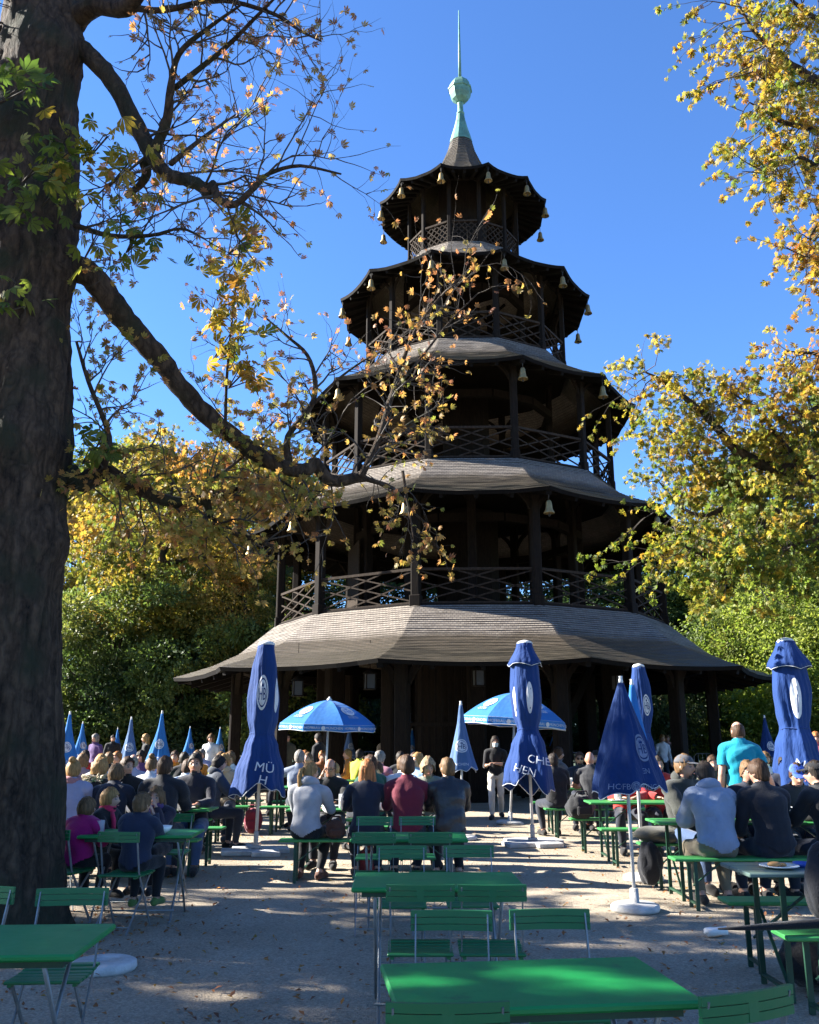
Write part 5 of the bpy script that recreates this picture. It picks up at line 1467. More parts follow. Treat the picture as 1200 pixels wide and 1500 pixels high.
PCACHE = {}
PCOUNT = [0]
def person(pos, face, label, pose='sit', arms='table', lean=8, sk=1.0, seat=.475, hy=0, hp=0, top=NAVY, sleeve='long', off=.012, legs=DARKDENIM, shoes=DARKSHOE, hair=('brown', 'short'), skin=None,
           female=False, build=1.0, head=1.0, vox=.012, seed=0, collar=None, extras=(), group=None, eyes=True, legpose='std', glasses=None, hood=False, z=0.0, vest=None, kind='jacket'):
    key = (pose, arms if isinstance(arms, str) else tuple(arms), lean, sk, seat, hy, hp, sleeve, off, hair[1] if hair else None, female, build, head, vox, seed, legpose, hood)
    if key not in PCACHE:
        J = skeleton(pose, arms, lean, sk, seat, seed, legpose)
        me, bones, Mh = body_mesh(J, R(hy), R(hp), build, vox, female, head)
        co, no = mesh_np(me); zn, tt = zones(co, bones)
        k_top = (zn == 1) | (zn == 2)
        if sleeve == 'long': k_top |= (zn == 3) & (tt < .93)
        if sleeve == 'tee': k_top = (zn == 1) | ((zn == 2) & (tt < .62))
        if sleeve == 'rolled': k_top |= (zn == 3) & (tt < .4)
        tm_ = garment('top', me, k_top, off, off * .55, seed + 1, vox); lm_ = garment('trousers', me, (zn == 5) | (zn == 6) | ((zn == 7) & (tt < .97)), .010, .008, seed + 2, vox)
        sm_ = [garment('shoes', me, (zn == 8) & (co[:, 0] * q > 0), .009, 0.0, seed, vox) for q in (-1, 1)]
        hm = hair_mesh(hair[1], sk * head, Mh, J['H'], J, seed) if hair else None
        T = lambda x, y, z_: J['H'] + Mh @ (Vector((x, y, z_)) * sk * head)
        em = []
        if eyes:
            for sx in (-1, 1):
                m = MB(); q = T(sx * .033, .0765, .004); m.ball(q, .0125 * sk * head, 0, 10, 7); m.ball(T(sx * .033, .0825, .004), .0078 * sk * head, 1, 8, 6); em.append(m.mesh('eye'))
            m = MB(); rg = []
            for i in range(7):
                f = i / 6 * 2 - 1; x = .024 * f; yy = .1005 - 12 * x * x; h_ = .0065 * (1 - f * f) + .0012
                rg.append([T(x, yy + .004, -.0655 + h_), T(x, yy + .007, -.0655), T(x, yy + .004, -.0655 - h_), T(x, yy - .006, -.0655)])
            m.rings(rg); em.append(m.mesh('mouth'))
        hoodm = None
        if hood:
            m = MB(); N = J['N']; u = J['up']; f_ = J['fw']; pts = []
            for i in range(11):
                a = PI * (-.12 + 1.24 * i / 10); pts.append(N + u * (.045 + .02 * math.sin(a)) * sk + Vector((math.cos(a) * .092, 0, 0)) * sk - f_ * (math.sin(a) * .10 - .02) * sk)
            m.tube(pts, [.02 * sk] + [(.03 + .028 * math.sin(PI * i / 10)) * sk for i in range(1, 10)] + [.02 * sk], 10)
            hoodm = m.mesh('hood')
        PCACHE[key] = (me, tm_, lm_, sm_, hm, em, hoodm, J, Mh)
    me, tm_, lm_, sm_, hm, em, hoodm, J, Mh = PCACHE[key]
    def put(name, me_, m, parent):
        o = bpy.data.objects.new(name, me_); COL.objects.link(o)
        ms = m if isinstance(m, list) else [m]
        while len(me_.materials) < len(ms): me_.materials.append(None)
        for i, x in enumerate(ms): o.material_slots[i].link = 'OBJECT'; o.material_slots[i].material = x
        if parent is not None: o.parent = parent
        return o
    o = put('person', me, skin or SKIN, None); o.location = (pos[0], pos[1], z); o.rotation_euler = (0, 0, R(face))
    tag(o, label, 'person', group)
    t = put(kind, tm_, top, o); put('trousers', lm_, legs, o); [put('shoe', q, shoes, o) for q in sm_]
    if hm: put('hair', hm, HAIR[hair[0]], o)
    for e in em: put(e.name.split('.')[0], e, [EYE_W, EYE_D] if e.name.startswith('eye') else LIP, o)
    if hoodm: put('hood', hoodm, top, t)
    s = sk * head; T = lambda x, y, z_: J['H'] + Mh @ (Vector((x, y, z_)) * s)
    for ex in extras:
        m = MB(); exm = BLACK; nm = ex if isinstance(ex, str) else ex[0]
        if not isinstance(ex, str): exm = ex[1]
        if nm == 'cap':
            rg = []
            for i in range(8):
                tt_ = i / 7 * PI / 2; cr = max(math.cos(tt_), .03); rg.append([T(.088 * cr * math.sin(a), -.005 + .108 * cr * math.cos(a), .045 + .088 * math.sin(tt_) * (1.0)) for a in [2 * PI * j / 20 for j in range(20)]])
            m.rings(rg)
            br = []
            for rr_ in (.0, .04, .075): br.append([T(.08 * math.sin(a) * (1 - rr_ * 1.2), .095 * math.cos(a) + rr_, .05 - rr_ * .25) for a in [-1.2 + 2.4 * j / 10 for j in range(11)]])
            m.rings(br, cap=False, closed=False); m.rings([[p + Vector((0, 0, .006)) for p in r_] for r_ in br], cap=False, closed=False)
        elif nm == 'sunglasses' or nm == 'glasses':
            for sx in (-1, 1):
                if nm == 'sunglasses': m.ball(T(sx * .034, .094, .004), (.026 * s, .008 * s, .02 * s), nu=10, nv=6, M=Mh)
                else: m.tube([T(sx * .034 + .024 * math.cos(a), .098, .002 + .018 * math.sin(a)) for a in [2 * PI * j / 12 for j in range(13)]], .0025 * s, 4)
                m.tube([T(sx * .058, .092, .008), T(sx * .082, .03, .01), T(sx * .084, -.01, .005)], .003 * s, 4)
            m.tube([T(-.012, .102, .008), T(.012, .102, .008)], .003 * s, 4)
        elif nm == 'face_mask':
            rg = []
            for i in range(6):
                f = i / 5; z_ = -.018 - .085 * f; rg.append([T(.076 * math.sin(a) * (1 - .25 * f), (.098 - .012 * f + (.03 * math.exp(-(a / .35) ** 2) * (1 - f * .7))) * math.cos(a * .8), z_) for a in [-1.25 + 2.5 * j / 12 for j in range(13)]])
            m.rings(rg, cap=False, closed=False)
        elif nm == 'scarf':
            N = J['N']; u = J['up']
            for k_ in range(2): m.tube([N + u * (.03 + .03 * k_) * sk + Vector((math.cos(a) * (.088 - .01 * k_), math.sin(a) * .085 + .005, .012 * math.sin(3 * a + k_))) * sk for a in [2 * PI * j / 16 for j in range(17)]], .034 * sk, 8)
            m.tube([N + Vector((.03, .10, 0)) * sk, N + Vector((.05, .15, -.1)) * sk, N + Vector((.05, .16, -.26)) * sk], [.03 * sk, .034 * sk, .03 * sk], 8)
        elif nm == 'fur_hood':
            N = J['N']
            for q in range(70):
                a = PI * random.uniform(-.2, 1.2); c0 = N + Vector((math.cos(a) * .13, -math.sin(a) * .12 + .0, .03 + random.uniform(-.03, .05))) * sk
                d = Vector((math.cos(a), -math.sin(a), random.uniform(-.3, .9))).normalized() * .07 * sk; m.tube([c0, c0 + d], [.02 * sk, .003], 5)
        elif nm == 'backpack_strap': m.tube([J['SR'] + Vector((-.04, .1, .03)), J['SR'] + Vector((-.05, -.06, .06)), J['C'] + Vector((.06, -.15, -.1))], .02, 6)
        elif nm == 'vest': 
            m = None
        if m: put(nm, m.mesh(nm), exm, o)
    PCOUNT[0] += 1
    return o
# ------------------------------------------------------------------ laying out the garden
def PX(px, y, py=1130): return at(px, py, y).x

# folding tables and chairs
FT = flat_table(1.04, .64, .75, GREEN_TOP)
g = 'green folding tables'
place(FT, (.44, 3.57, 0), R(7), 'glossy green folding table nearest the camera with sun patches on its top', 'table', g)
place(FT, (.17, 6.0, 0), R(1), 'green folding table behind the nearest one, in the middle of the aisle', 'table', g)
place(FT, (0.0, 8.65, 0), R(-1), 'green folding table just in front of the people on the middle bench', 'table', g)
place(FT, (-2.52, 8.95, 0), R(2), 'green folding table with the children around it beside the trunk', 'table', g)
place(FT, (-1.9, 4.27, 0), R(3), 'green folding table in shade at the lower left corner', 'table', g)
FC = folding_chair()
g = 'green folding chairs'
for x, y, rz, lb in [
    (.11, 3.22, 2, 'green folding chair on the near side of the nearest table, left one'), (1.0, 3.33, 24, 'green folding chair turned aslant at the right corner of the nearest table'),
    (.19, 4.33, 178, 'green folding chair behind the nearest table, left one'), (.67, 4.36, 183, 'green folding chair behind the nearest table, right one'),
    (.06, 5.5, 0, 'green folding chair at the near side of the second table, left one'), (.46, 5.5, -1, 'green folding chair at the near side of the second table, right one'),
    (-.06, 6.98, 180, 'green folding chair at the far side of the second table, left one'), (.45, 7.0, 181, 'green folding chair at the far side of the second table, right one'),
    (-.31, 8.35, 1, 'green folding chair at the near side of the third table, left one'), (.18, 8.36, 0, 'green folding chair at the near side of the third table, right one'),
    (-.36, 9.6, 180, 'green folding chair behind the maroon sweater man, left one of two'), (.08, 9.62, 180, 'green folding chair behind the maroon sweater man, right one of two'),
    (-2.5, 8.42, -8, 'green folding chair on which the boy in navy sits'), (-3.12, 8.62, -20, 'green folding chair on which the child in magenta sits'),
    (-2.52, 10.0, 180, 'green folding chair of the girl with the purple scarf'), (-3.22, 9.55, 215, 'green folding chair of the child with the pink scarf'),
    (-1.80, 4.98, 184, 'empty green folding chair behind the shaded corner table, in front of the trunk'), (-2.36, 5.05, 172, 'empty green folding chair cut off by the left edge behind the corner table'),
    (-1.72, 3.72, 4, 'green folding chair at the near side of the shaded corner table'),
]: place(FC, (x, y, 0), R(rz), lb, 'chair', g)

# beer tables and benches
BT = beer_table(); BB = beer_bench(); BTG = beer_table(topm=paint_mat('sky_glare_table_paint', (.10, .15, .13), .25, (.05, .1, .07), .6)); BTG.name = 'beer_table'  # grey-green top: glare of the sky painted into the green
gt, gb = 'long green beer tables', 'long green beer benches'
def row(x, y, what, near=.73, far=.73, dx=(0, 0), table=None):
    place(table or BT, (x, y, 0), R(random.uniform(-1, 1)), 'long green beer table ' + what, 'table', gt)
    if near: place(BB, (x + dx[0], y - near, 0), R(random.uniform(-1, 1)), 'near side bench at the table ' + what, 'bench', gb)
    if far: place(BB, (x + dx[1], y + far, 0), R(random.uniform(-1, 1)), 'far side bench at the table ' + what, 'bench', gb)
row(-.42, 11.83, 'of the ponytail woman and maroon sweater man', .75, .78)
row(-.5, 14.5, 'behind the older man in the middle')
row(-1.5, 17.1, 'of the man stretching out his arm')
row(-.7, 19.9, 'in front of the left columns of the pagoda')
row(-3.55, 11.8, 'of the man in the navy polo shirt')
row(-4.0, 14.5, 'behind the man in the navy polo shirt')
row(-3.9, 17.2, 'behind the tall left parasol')
row(-4.6, 20.2, 'near the left small parasols')
row(-5.2, 23.4, 'farthest back at the left')
row(-7.6, 20.4, 'behind the trunk among the left parasols')
row(3.28, 6.42, 'with a plate at the right edge', .58, .58, (.04, .1), BTG)
row(3.68, 10.05, 'of the men in hoodies', .65, .65)
row(3.58, 13.1, 'behind the half closed parasol', .72, .8, (0, -.12))
row(3.38, 16.7, 'of the man with sunglasses', .8, .8)
row(4.3, 19.9, 'in front of the right columns of the pagoda', .75, .75)
row(6.9, 13.3, 'behind the man in turquoise')
row(7.0, 17.0, 'right of the man in turquoise')
row(8.8, 20.6, 'near the right end of the pagoda eave')
row(11.0, 24.5, 'in front of the right barriers')

# parasols
g = 'tall tied blue parasols'
p = ground(374, 1250); U = closed_parasol(3.0, [(3.0, .125), (2.62, .185), (2.2, .215), (1.9, .20), (1.68, .155), (1.5, .215), (1.1, .32), (.80, .375)], 6, .12, .09, None, 4, CANVAS_ROYAL, 'slabs',
    [('MÜ', .18, .36, 1.2, -.15), ('H', .17, .30, 1.03, -.2)], [(.05, 2.28, .26, .31), (1.25, 2.25, .26, .25)], (0, R(.9)), tie=1.68)
U.location = p; tag(U, 'tall tied royal blue parasol on concrete slabs, left of the aisle', 'parasol', g)
p = ground(781, 1238); U = closed_parasol(3.15, [(3.12, .125), (2.75, .235), (2.3, .25), (2.0, .225), (1.76, .155), (1.5, .25), (1.1, .34), (.80, .36)], 5, .14, .13, (2.74, .22), 9, CANVAS_ROYAL, 'slabs',
    [('CHE', .17, .30, 1.28, -.22), ('HEN', .17, -.35, 1.13, -.30)], [(.05, 2.25, .25, .2), (-1.25, 2.2, .24, .28)], (0, R(-.6)), tie=1.76)
U.location = p; tag(U, 'tall tied royal blue parasol with a flared top flap, right of the aisle', 'parasol', g)
p = Vector((PX(1168, 13.9, 1083), 13.9, 0)); U = closed_parasol(3.1, [(3.06, .12), (2.7, .22), (2.3, .245), (2.0, .22), (1.78, .19), (1.5, .27), (1.1, .36), (.74, .42)], 6, .13, .12, (2.62, .30), 15, CANVAS_ROYAL, 'slabs',
    [('NCHEN', .18, .30, 1.18, -.28), ('FB', .18, .25, .96, -.3)], [(-.12, 2.2, .30, .29)], (0, R(-.5)), tie=1.76)
U.location = p; tag(U, 'tall tied royal blue parasol at the right edge near the man in turquoise', 'parasol', g)
p = Vector((PX(942, 19.3, 1083), 19.3, 0)); U = closed_parasol(3.1, [(3.1, .12), (2.6, .19), (2.2, .21), (1.75, .16), (1.5, .22), (1.1, .30), (.80, .33)], 6, .12, .09, None, 23, CANVAS_ROYAL, 'slabs', [], [(.4, 2.3, .22, .4)], tie=1.75)
U.location = p; tag(U, 'tall tied blue parasol whose top shows behind the half closed navy one', 'parasol', g)

g = 'small half closed blue parasols'
p = ground(931, 1334); U = closed_parasol(2.16, [(2.16, .022), (1.9, .105), (1.5, .235), (1.2, .335), (1.08, .355)], -8, .085, .05, None, 31, CANVAS_NAVY, 'disc',
    [('HOFB', .075, -.42, 1.16, 0), ('MÜNC', .075, .42, 1.15, 0), ('EN', .07, .5, 1.30, 0)], [(0, 1.165, .045, 1), (.55, 1.52, .13, .55)], (0, R(-.4)), prn=mat('shaded_print', (.13, .16, .25), .7), pole_r=.018)  # white print toned down, shade painted into the letters
U.location = p; tag(U, 'half closed navy parasol on a white round base in the right foreground', 'parasol', g)
p = ground(943, 1290); U = closed_parasol(2.25, [(2.25, .022), (1.9, .07), (1.5, .15), (1.2, .21), (1.08, .23)], -8, .1, .05, None, 37, CANVAS_BLUE, 'disc', [('HOFB', .07, 0, 1.16, 0)], [], pole_r=.02)
U.location = p; tag(U, 'half closed blue parasol mostly hidden behind the navy one in the right foreground', 'parasol', g)
def small(canvas, seed): return closed_parasol(2.2, [(2.2, .022), (1.9, .06), (1.6, .125), (1.3, .20), (1.12, .25)], -8, .10, .05, None, seed, canvas, 'disc', [('MÜNCHEN', .06, .1, 1.22, 0)], [(.35, 1.52, .11, .85)], pole_r=.018)
SMB, SMF = small(CANVAS_BLUE, 41), small(CANVAS_FADED, 43); SMF.name = 'closed_parasol'
for proto, px, ty, d, lb in [
    (SMF, 675, 1027, 15.6, 'faded half closed parasol standing left of the masked woman'), (SMB, 103, 1042, 19, 'half closed blue parasol cut off by the dark trunk'), (SMB, 122, 1057, 28, 'half closed blue parasol just right of the dark trunk'),
    (SMB, 173, 1066, 33, 'small far blue parasol left of the faded one'), (SMF, 193, 1050, 22, 'faded half closed parasol among the blue ones at the left'), (SMB, 238, 1041, 21, 'largest half closed blue parasol of the left crowd'),
    (SMB, 279, 1064, 33, 'small far blue parasol right of the largest one'), (SMB, 323, 1065, 32, 'small far blue parasol left of the leftmost pagoda column'), (SMF, 512, 1060, 29, 'faded parasol behind the open left parasol'),
    (SMB, 604, 1067, 32, 'small far blue parasol between the pagoda columns near the kiosk'), (SMB, 811, 1060, 29, 'small far blue parasol right of the open right parasol'),
]:
    c = at(px, ty, d); o = place(proto, (c.x, d, 0), random.uniform(-.5, .5), lb, 'parasol', g); s = c.z / 2.27; o.scale = (s * 1.05, s * 1.05, s)
o = copy_tree(SMB); c = at(1119, 1043, 22); o.location = (c.x, 22, 0); tag(o, 'half closed navy parasol in shade right of the man in turquoise', 'parasol', g)
for ch in o.children:
    if ch.name.startswith('canopy'): ch.material_slots[0].link = 'OBJECT'; ch.material_slots[0].material = CANVAS_NAVY

g = 'open blue parasols'
OP = open_parasol(1.06, 2.42, CANVAS_BLUE, 1); OP.location = (PX(477, 19.8, 1083), 19.8, 0); OP.rotation_euler = (R(2), R(1), R(22)); tag(OP, 'open sky blue parasol left of the aisle in front of the pagoda', 'parasol', g)
o = copy_tree(OP); o.location = (PX(744, 18.4, 1083), 18.4, 0); o.rotation_euler = (R(1), R(4), R(10)); o.scale = (1, 1, 1.04); tag(o, 'open sky blue parasol behind the tall flared one near the masked woman', 'parasol', g)
# parasol base without a parasol
e = empty('parasol_base', ground(151, 1421), 0, 'white round concrete parasol base without parasol, strewn with dry leaves', 'parasol base')
m = MB(); m.lathe([(.225, 0), (.235, .02), (.23, .055), (.205, .066), (.05, .068), (.045, .06), (.001, .06)], 30); m.build('concrete_disc', CONCRETE, e)

# barriers
BR = barrier(); g = 'steel crowd barriers'
nb = ['one', 'two', 'three', 'four', 'five', 'six']
for i in range(5): place(BR, (-10.6 + i * 2.42, 30 + .15 * (i % 2), 0), R(random.uniform(-3, 3)), 'steel crowd barrier behind the left crowd, place %s from the left' % nb[i], 'barrier', g)
for i in range(6): place(BR, (4.6 + i * 2.42, 38.5 - i * 1.25, 0), R(-27 + random.uniform(-3, 3)), 'steel crowd barrier behind the right tables, place %s from the left' % nb[i], 'barrier', g)
for i in range(3): place(BR, (-2.6 + i * 2.42, 40 + .2 * i, 0), R(random.uniform(-3, 3)), 'steel crowd barrier seen between the pagoda columns, place %s from the left' % nb[i], 'barrier', g)

# kiosk seen between the columns
K = empty('kiosk', (.9, 43, 0), 0, 'small wooden kiosk with pale gable and red sign between the pagoda columns', 'kiosk')
m = MB(); m.box((0, 0, 1.1), (4.0, 2.4, 2.2)); m.build('wall', mat('red_brown_boards', (.20, .05, .035), .7, 0, .3, 5, .3, 12), K)
m = MB(); m.rings([[(-2.3, -1.5, 2.2), (2.3, -1.5, 2.2), (0, -1.5, 3.1)], [(-2.3, 1.5, 2.2), (2.3, 1.5, 2.2), (0, 1.5, 3.1)]], smooth=False); m.build('roof', mat('pale_roof', (.42, .36, .25), .7, 0, .2, 4), K)
m = MB(); m.box((0, -1.24, 1.45), (2.6, .06, .9)); m.build('hatch', mat('hatch_white', (.5, .48, .46), .6), K)
m = MB(); m.box((.0, -1.56, 2.9), (.5, .06, 1.0), bev=.02); m.build('sign', mat('red_sign', (.55, .03, .02), .5), K)
m = MB(); m.box((0, -1.35, .95), (2.8, .35, .06)); m.build('counter', WOOD_RAIL, K)

# ------------------------------------------------------------------ guests
GS = 'guests in the beer garden'
def P_(px, d, py=1130): return (PX(px, d, py), d)
V1, V2, V3 = .0115, .015, .021
# middle bench, backs to the camera
person(P_(450, 11.08), -12, 'person with blond ponytail and light grey hoodie on the left end of the middle bench', arms=('table', 'table'), lean=10, hy=-42, top=GREY, off=.024, hair=('blond', 'ponytail'), female=True, hood=True, sk=.97, vox=V1, seed=1, legs=BLACK, shoes=BROWNL, legpose='back', group=GS, kind='hoodie')
person(P_(537, 11.1), 0, 'person with long auburn hair in navy jacket seated on the middle bench', lean=9, hy=8, top=NAVY, off=.02, hair=('red', 'long'), female=True, vox=V1, seed=2, legs=DARKDENIM, group=GS, eyes=False)
person(P_(597, 11.08), 3, 'person in maroon sweater with short brown hair seated on the middle bench', lean=5, hy=10, sk=1.05, top=MAROON, off=.016, hair=('brown', 'short'), vox=V1, seed=3, legs=DARKDENIM, group=GS, eyes=False)
person(P_(658, 11.1), 6, 'person in dark leather jacket and tan shoes at the right end of the middle bench', lean=9, hy=16, sk=1.02, top=BLKLEATHER, off=.024, hair=('light', 'short'), vox=V1, seed=4, legs=BLACK, shoes=TANL, group=GS, eyes=False, legpose='back')
# across the table
person(P_(488, 12.62), 172, 'person with glasses and thinning hair in black cardigan facing the ponytail woman', lean=14, hy=-4, hp=-14, arms=('table', 'face'), top=BLACK, off=.018, hair=('light', 'balding'), skin=SKIN2, vox=V1, seed=5, group=GS, extras=[('glasses', BLACK)], kind='cardigan')
person(P_(628, 12.6), 176, 'person with shaggy greying hair in olive jacket facing the camera over the middle table', lean=12, hy=14, hp=-4, top=C_('grey_green_jacket', .17, .18, .15), off=.022, hair=('sand', 'shaggy'), skin=SKIN2, vox=V1, seed=6, group=GS)
# standing woman with mask
person(ground(728, 1200)[:2], 174, 'person in face mask, black top and cream trousers walking along the aisle', pose='walk', arms=('cross', 'front'), lean=2, sk=.955, hy=6, top=BLACK, sleeve='rolled', off=.012, legs=CREAM, shoes=BLACK, hair=('dark', 'long'), female=True, vox=V1, seed=7, build=.93, group=GS, extras=[('face_mask', MASKM)])
# children at the folding table
person(P_(118, 8.78, 1200), -14, 'child in magenta jacket seated with the back to us beside the trunk', lean=10, sk=.66, seat=.465, head=1.25, hy=-25, top=PINK, off=.03, hair=('light', 'kid'), vox=.011, seed=8, legs=BLACK, group=GS, eyes=False)
person(P_(150, 9.45, 1200), -105, 'fair child with pink scarf in dark coat looking right across the children table', lean=6, sk=.72, seat=.465, head=1.22, hy=12, top=BLACK, off=.022, hair=('blond', 'kid'), vox=.011, seed=9, legs=BLACK, group=GS, extras=[('scarf', SCARF_P)])
person(P_(202, 8.55, 1200), -6, 'child in navy quilted jacket seated on a folding chair with the back to us', lean=7, sk=.72, seat=.465, head=1.2, hy=-22, arms=('table', 'face'), top=C_('quilted_navy', .018, .024, .05), off=.03, hair=('light', 'short'), vox=.011, seed=10, legs=BLACK, shoes=C_('lime_trainers', .11, .20, .05), group=GS, eyes=False)
person(P_(236, 9.85, 1200), 168, 'girl with long light brown hair and purple scarf facing us at the children table', lean=16, sk=.74, seat=.465, head=1.2, hy=8, hp=-4, arms=('face', 'table'), top=C_('dark_purple_coat', .025, .02, .035), off=.022, hair=('light', 'long'), female=True, vox=.011, seed=11, legs=BLACK, group=GS, extras=[('scarf', PURPLE)])
# left group at the polo man's table
person(P_(104, 11.05), 4, 'person with fair hair bun in lavender fleece just right of the trunk', lean=6, top=LAVENDER, off=.024, hair=('blond', 'bun'), female=True, vox=V1, seed=12, group=GS, eyes=False, extras=[('scarf', C_('rose_scarf', .45, .2, .2))])
person(P_(133, 12.0), -20, 'person in black coat with a pale fur hood in the left crowd', lean=14, hp=-14, top=BLACK, off=.03, hair=('blond', 'bob'), female=True, vox=V2, seed=13, group=GS, eyes=False, extras=[('fur_hood', C_('pale_fur', .50, .42, .30))])
person(P_(164, 11.08), -4, 'person with short blond hair in navy jacket, back to us, behind the children', lean=12, sk=.95, hy=-20, top=NAVY, off=.026, hair=('light', 'kid'), vox=V1, seed=14, group=GS, eyes=False)
person(P_(186, 12.5), 196, 'person with short brown hair in black sweater looking right in the left crowd', lean=4, hy=32, top=BLACK, off=.014, hair=('brown', 'short'), vox=V1, seed=15, group=GS)
person(P_(237, 11.1), 2, 'person in dark padded jacket with greying brown hair, back to us, above the girl', lean=11, sk=1.04, hy=-12, top=C_('dark_padded', .014, .015, .02), off=.032, hair=('brown', 'short'), vox=V1, seed=16, group=GS, eyes=False)
person(P_(288, 12.0), 178, 'person with dark hair in navy polo shirt facing us on the left bench', lean=3, sk=1.06, hy=4, hp=4, arms=('table', 'lap'), top=C_('dark_polo', .020, .020, .032), off=.012, hair=('dark', 'short'), skin=SKIN2, vox=V1, seed=17, legs=DENIM, group=GS)
person(P_(193, 15.0), 8, 'bald person in pale grey shirt behind the man in the black sweater', lean=4, top=LAVENDER, off=.014, hair=('grey', 'balding'), vox=V2, seed=18, group=GS, eyes=False)
person(P_(219, 13.4), 6, 'person with high hair bun in white top in the left crowd', lean=12, hp=-12, top=WHITE_C, off=.014, hair=('light', 'bun'), female=True, vox=V2, seed=19, group=GS, eyes=False)
person(P_(263, 13.4), -12, 'person in pale blue striped shirt bending forward left of the polo man', lean=26, hp=-10, top=STRIPE, off=.016, hair=('brown', 'short'), vox=V2, seed=20, group=GS, eyes=False)
person(P_(308, 14.0), -55, 'person in slate jacket with pale hood turned right behind the polo man', lean=10, top=C_('slate_jacket', .045, .055, .075), off=.026, hair=('dark', 'short'), vox=V2, seed=21, group=GS, hood=True, eyes=False)
person(P_(331, 15.6), 178, 'person with blond hair and thick beige scarf facing us left of the tall parasol', lean=8, hp=-12, top=BEIGE, off=.024, hair=('blond', 'bob'), female=True, vox=V2, seed=22, group=GS, extras=[('scarf', BEIGE)])
# second rows in the middle
person(P_(438, 16.4), 4, 'person with grey hair in grey blue shirt stretching the left arm out', lean=2, sk=1.05, arms=('out', 'table'), top=C_('grey_blue_shirt', .22, .26, .34), off=.013, hair=('grey', 'short'), vox=V2, seed=23, group=GS, eyes=False)
person(P_(548, 13.8), 30, 'person with brown hair in bottle green sweater behind the auburn haired woman', lean=8, top=GREEN_C, off=.016, hair=('brown', 'bob'), female=True, vox=V2, seed=24, group=GS, eyes=False)
person(P_(562, 15.1), 150, 'child with brown hair in sky blue fleece behind the middle bench', lean=16, sk=.88, hp=-16, top=SKYB, off=.022, hair=('brown', 'kid'), vox=V2, seed=25, group=GS)
person(P_(553, 16.3), -30, 'person with grey hair and pink collar behind the middle bench', lean=4, sk=1.04, top=C_('mauve_jacket', .30, .12, .17), off=.018, hair=('grey', 'short'), vox=V2, seed=26, group=GS, eyes=False)
person(P_(586, 13.8), -16, 'person in white shirt behind the maroon sweater man', lean=14, hy=-20, top=WHITE_C, off=.014, hair=('light', 'short'), vox=V2, seed=27, group=GS, eyes=False)
person(P_(618, 15.2), 130, 'person with straight blond hair looking left behind the older man', lean=4, sk=1.02, top=C_('pale_denim_shirt', .22, .33, .5), off=.014, hair=('blond', 'long'), female=True, vox=V2, seed=28, group=GS)
person(P_(497, 15.2), 120, 'blond child looking left between the glasses man and auburn haired woman', lean=8, sk=.86, hp=-6, top=BEIGE, off=.018, hair=('blond', 'kid'), vox=V2, seed=29, group=GS)
# right side
person(P_(996, 10.7), 205, 'laughing person in grey cap and dark olive hoodie on the right bench', lean=4, sk=1.07, hy=24, top=DKHOOD, off=.026, hair=('light', 'short'), vox=V1, seed=30, hood=True, group=GS, extras=[('cap', CAPM)], legs=DENIM, kind='hoodie')
person(P_(1050, 9.42, 1200), 4, 'person in blue grey hoodie and khaki trousers, back to us on the near right bench', lean=17, sk=1.03, hy=4, hp=-8, top=BLUEGREY, off=.032, hair=('dark', 'short'), vox=V1, seed=31, hood=True, legs=KHAKI, group=GS, eyes=False, legpose='back', kind='hoodie')
person(P_(1092, 10.68), 174, 'smiling person in dark navy top facing us between two dark haired men', lean=8, hy=10, sk=1.0, top=NAVY, off=.014, hair=('light', 'short'), vox=V1, seed=32, group=GS)
person(P_(1132, 9.4, 1200), 10, 'person in black sweater with short brown hair, back to us beside the blue grey hoodie', lean=15, hy=22, sk=1.05, top=C_('black_navy_sweater', .011, .012, .018), off=.022, hair=('brown', 'short'), vox=V1, seed=33, group=GS, eyes=False, legs=DARKDENIM, arms=('lap', 'table'))
person(P_(1222, 9.45, 1200), 22, 'person in black jacket and black cap at the right edge', lean=14, hy=40, sk=1.03, top=BLACK, off=.026, hair=('dark', 'short'), vox=V1, seed=34, group=GS, eyes=True, extras=[('cap', BLACK)])
person(P_(1168, 10.7, 1200), 170, 'person in charcoal sweater with bright blue cap under the right parasol', lean=20, hp=-22, top=C_('charcoal_knit', .05, .05, .055), off=.022, hair=('brown', 'short'), vox=V1, seed=35, group=GS, extras=[('cap', C_('bright_blue_cap', .06, .14, .55))])
person((PX(1087, 12.1), 12.1), -8, 'person in turquoise tee shirt and khaki trousers standing with the back to us', pose='stand', arms=('side', 'swing'), lean=1, sk=1.05, hy=14, hp=-6, top=TEAL, sleeve='tee', off=.020, legs=KHAKI, hair=('brown', 'balding'), vox=V1, seed=36, group=GS, eyes=False, kind='tee_shirt')
person(P_(866, 15.8), -6, 'bald person in charcoal tee shirt, back to us left of the navy parasol', lean=9, sk=1.04, top=CHAR, sleeve='tee', off=.014, hair=None, skin=SKIN2, vox=V1, seed=37, group=GS, eyes=False, arms='table', kind='tee_shirt')
person(P_(850, 17.5), 172, 'person with sunglasses in dark tee shirt facing us behind the bald man', lean=4, top=NAVY, sleeve='tee', off=.013, hair=('brown', 'short'), skin=SKIN2, vox=V2, seed=38, group=GS, extras=[('sunglasses', BLACK)], kind='tee_shirt')
person(P_(877, 17.5), 150, 'person with black hair beside the sunglasses man', lean=2, sk=1.02, top=BLACK, off=.018, hair=('dark', 'shaggy'), vox=V2, seed=39, group=GS)
person(P_(815, 15.9), 12, 'person in black jacket seated behind the tall flared parasol', lean=10, top=BLACK, off=.022, hair=('dark', 'short'), vox=V2, seed=40, group=GS, eyes=False)
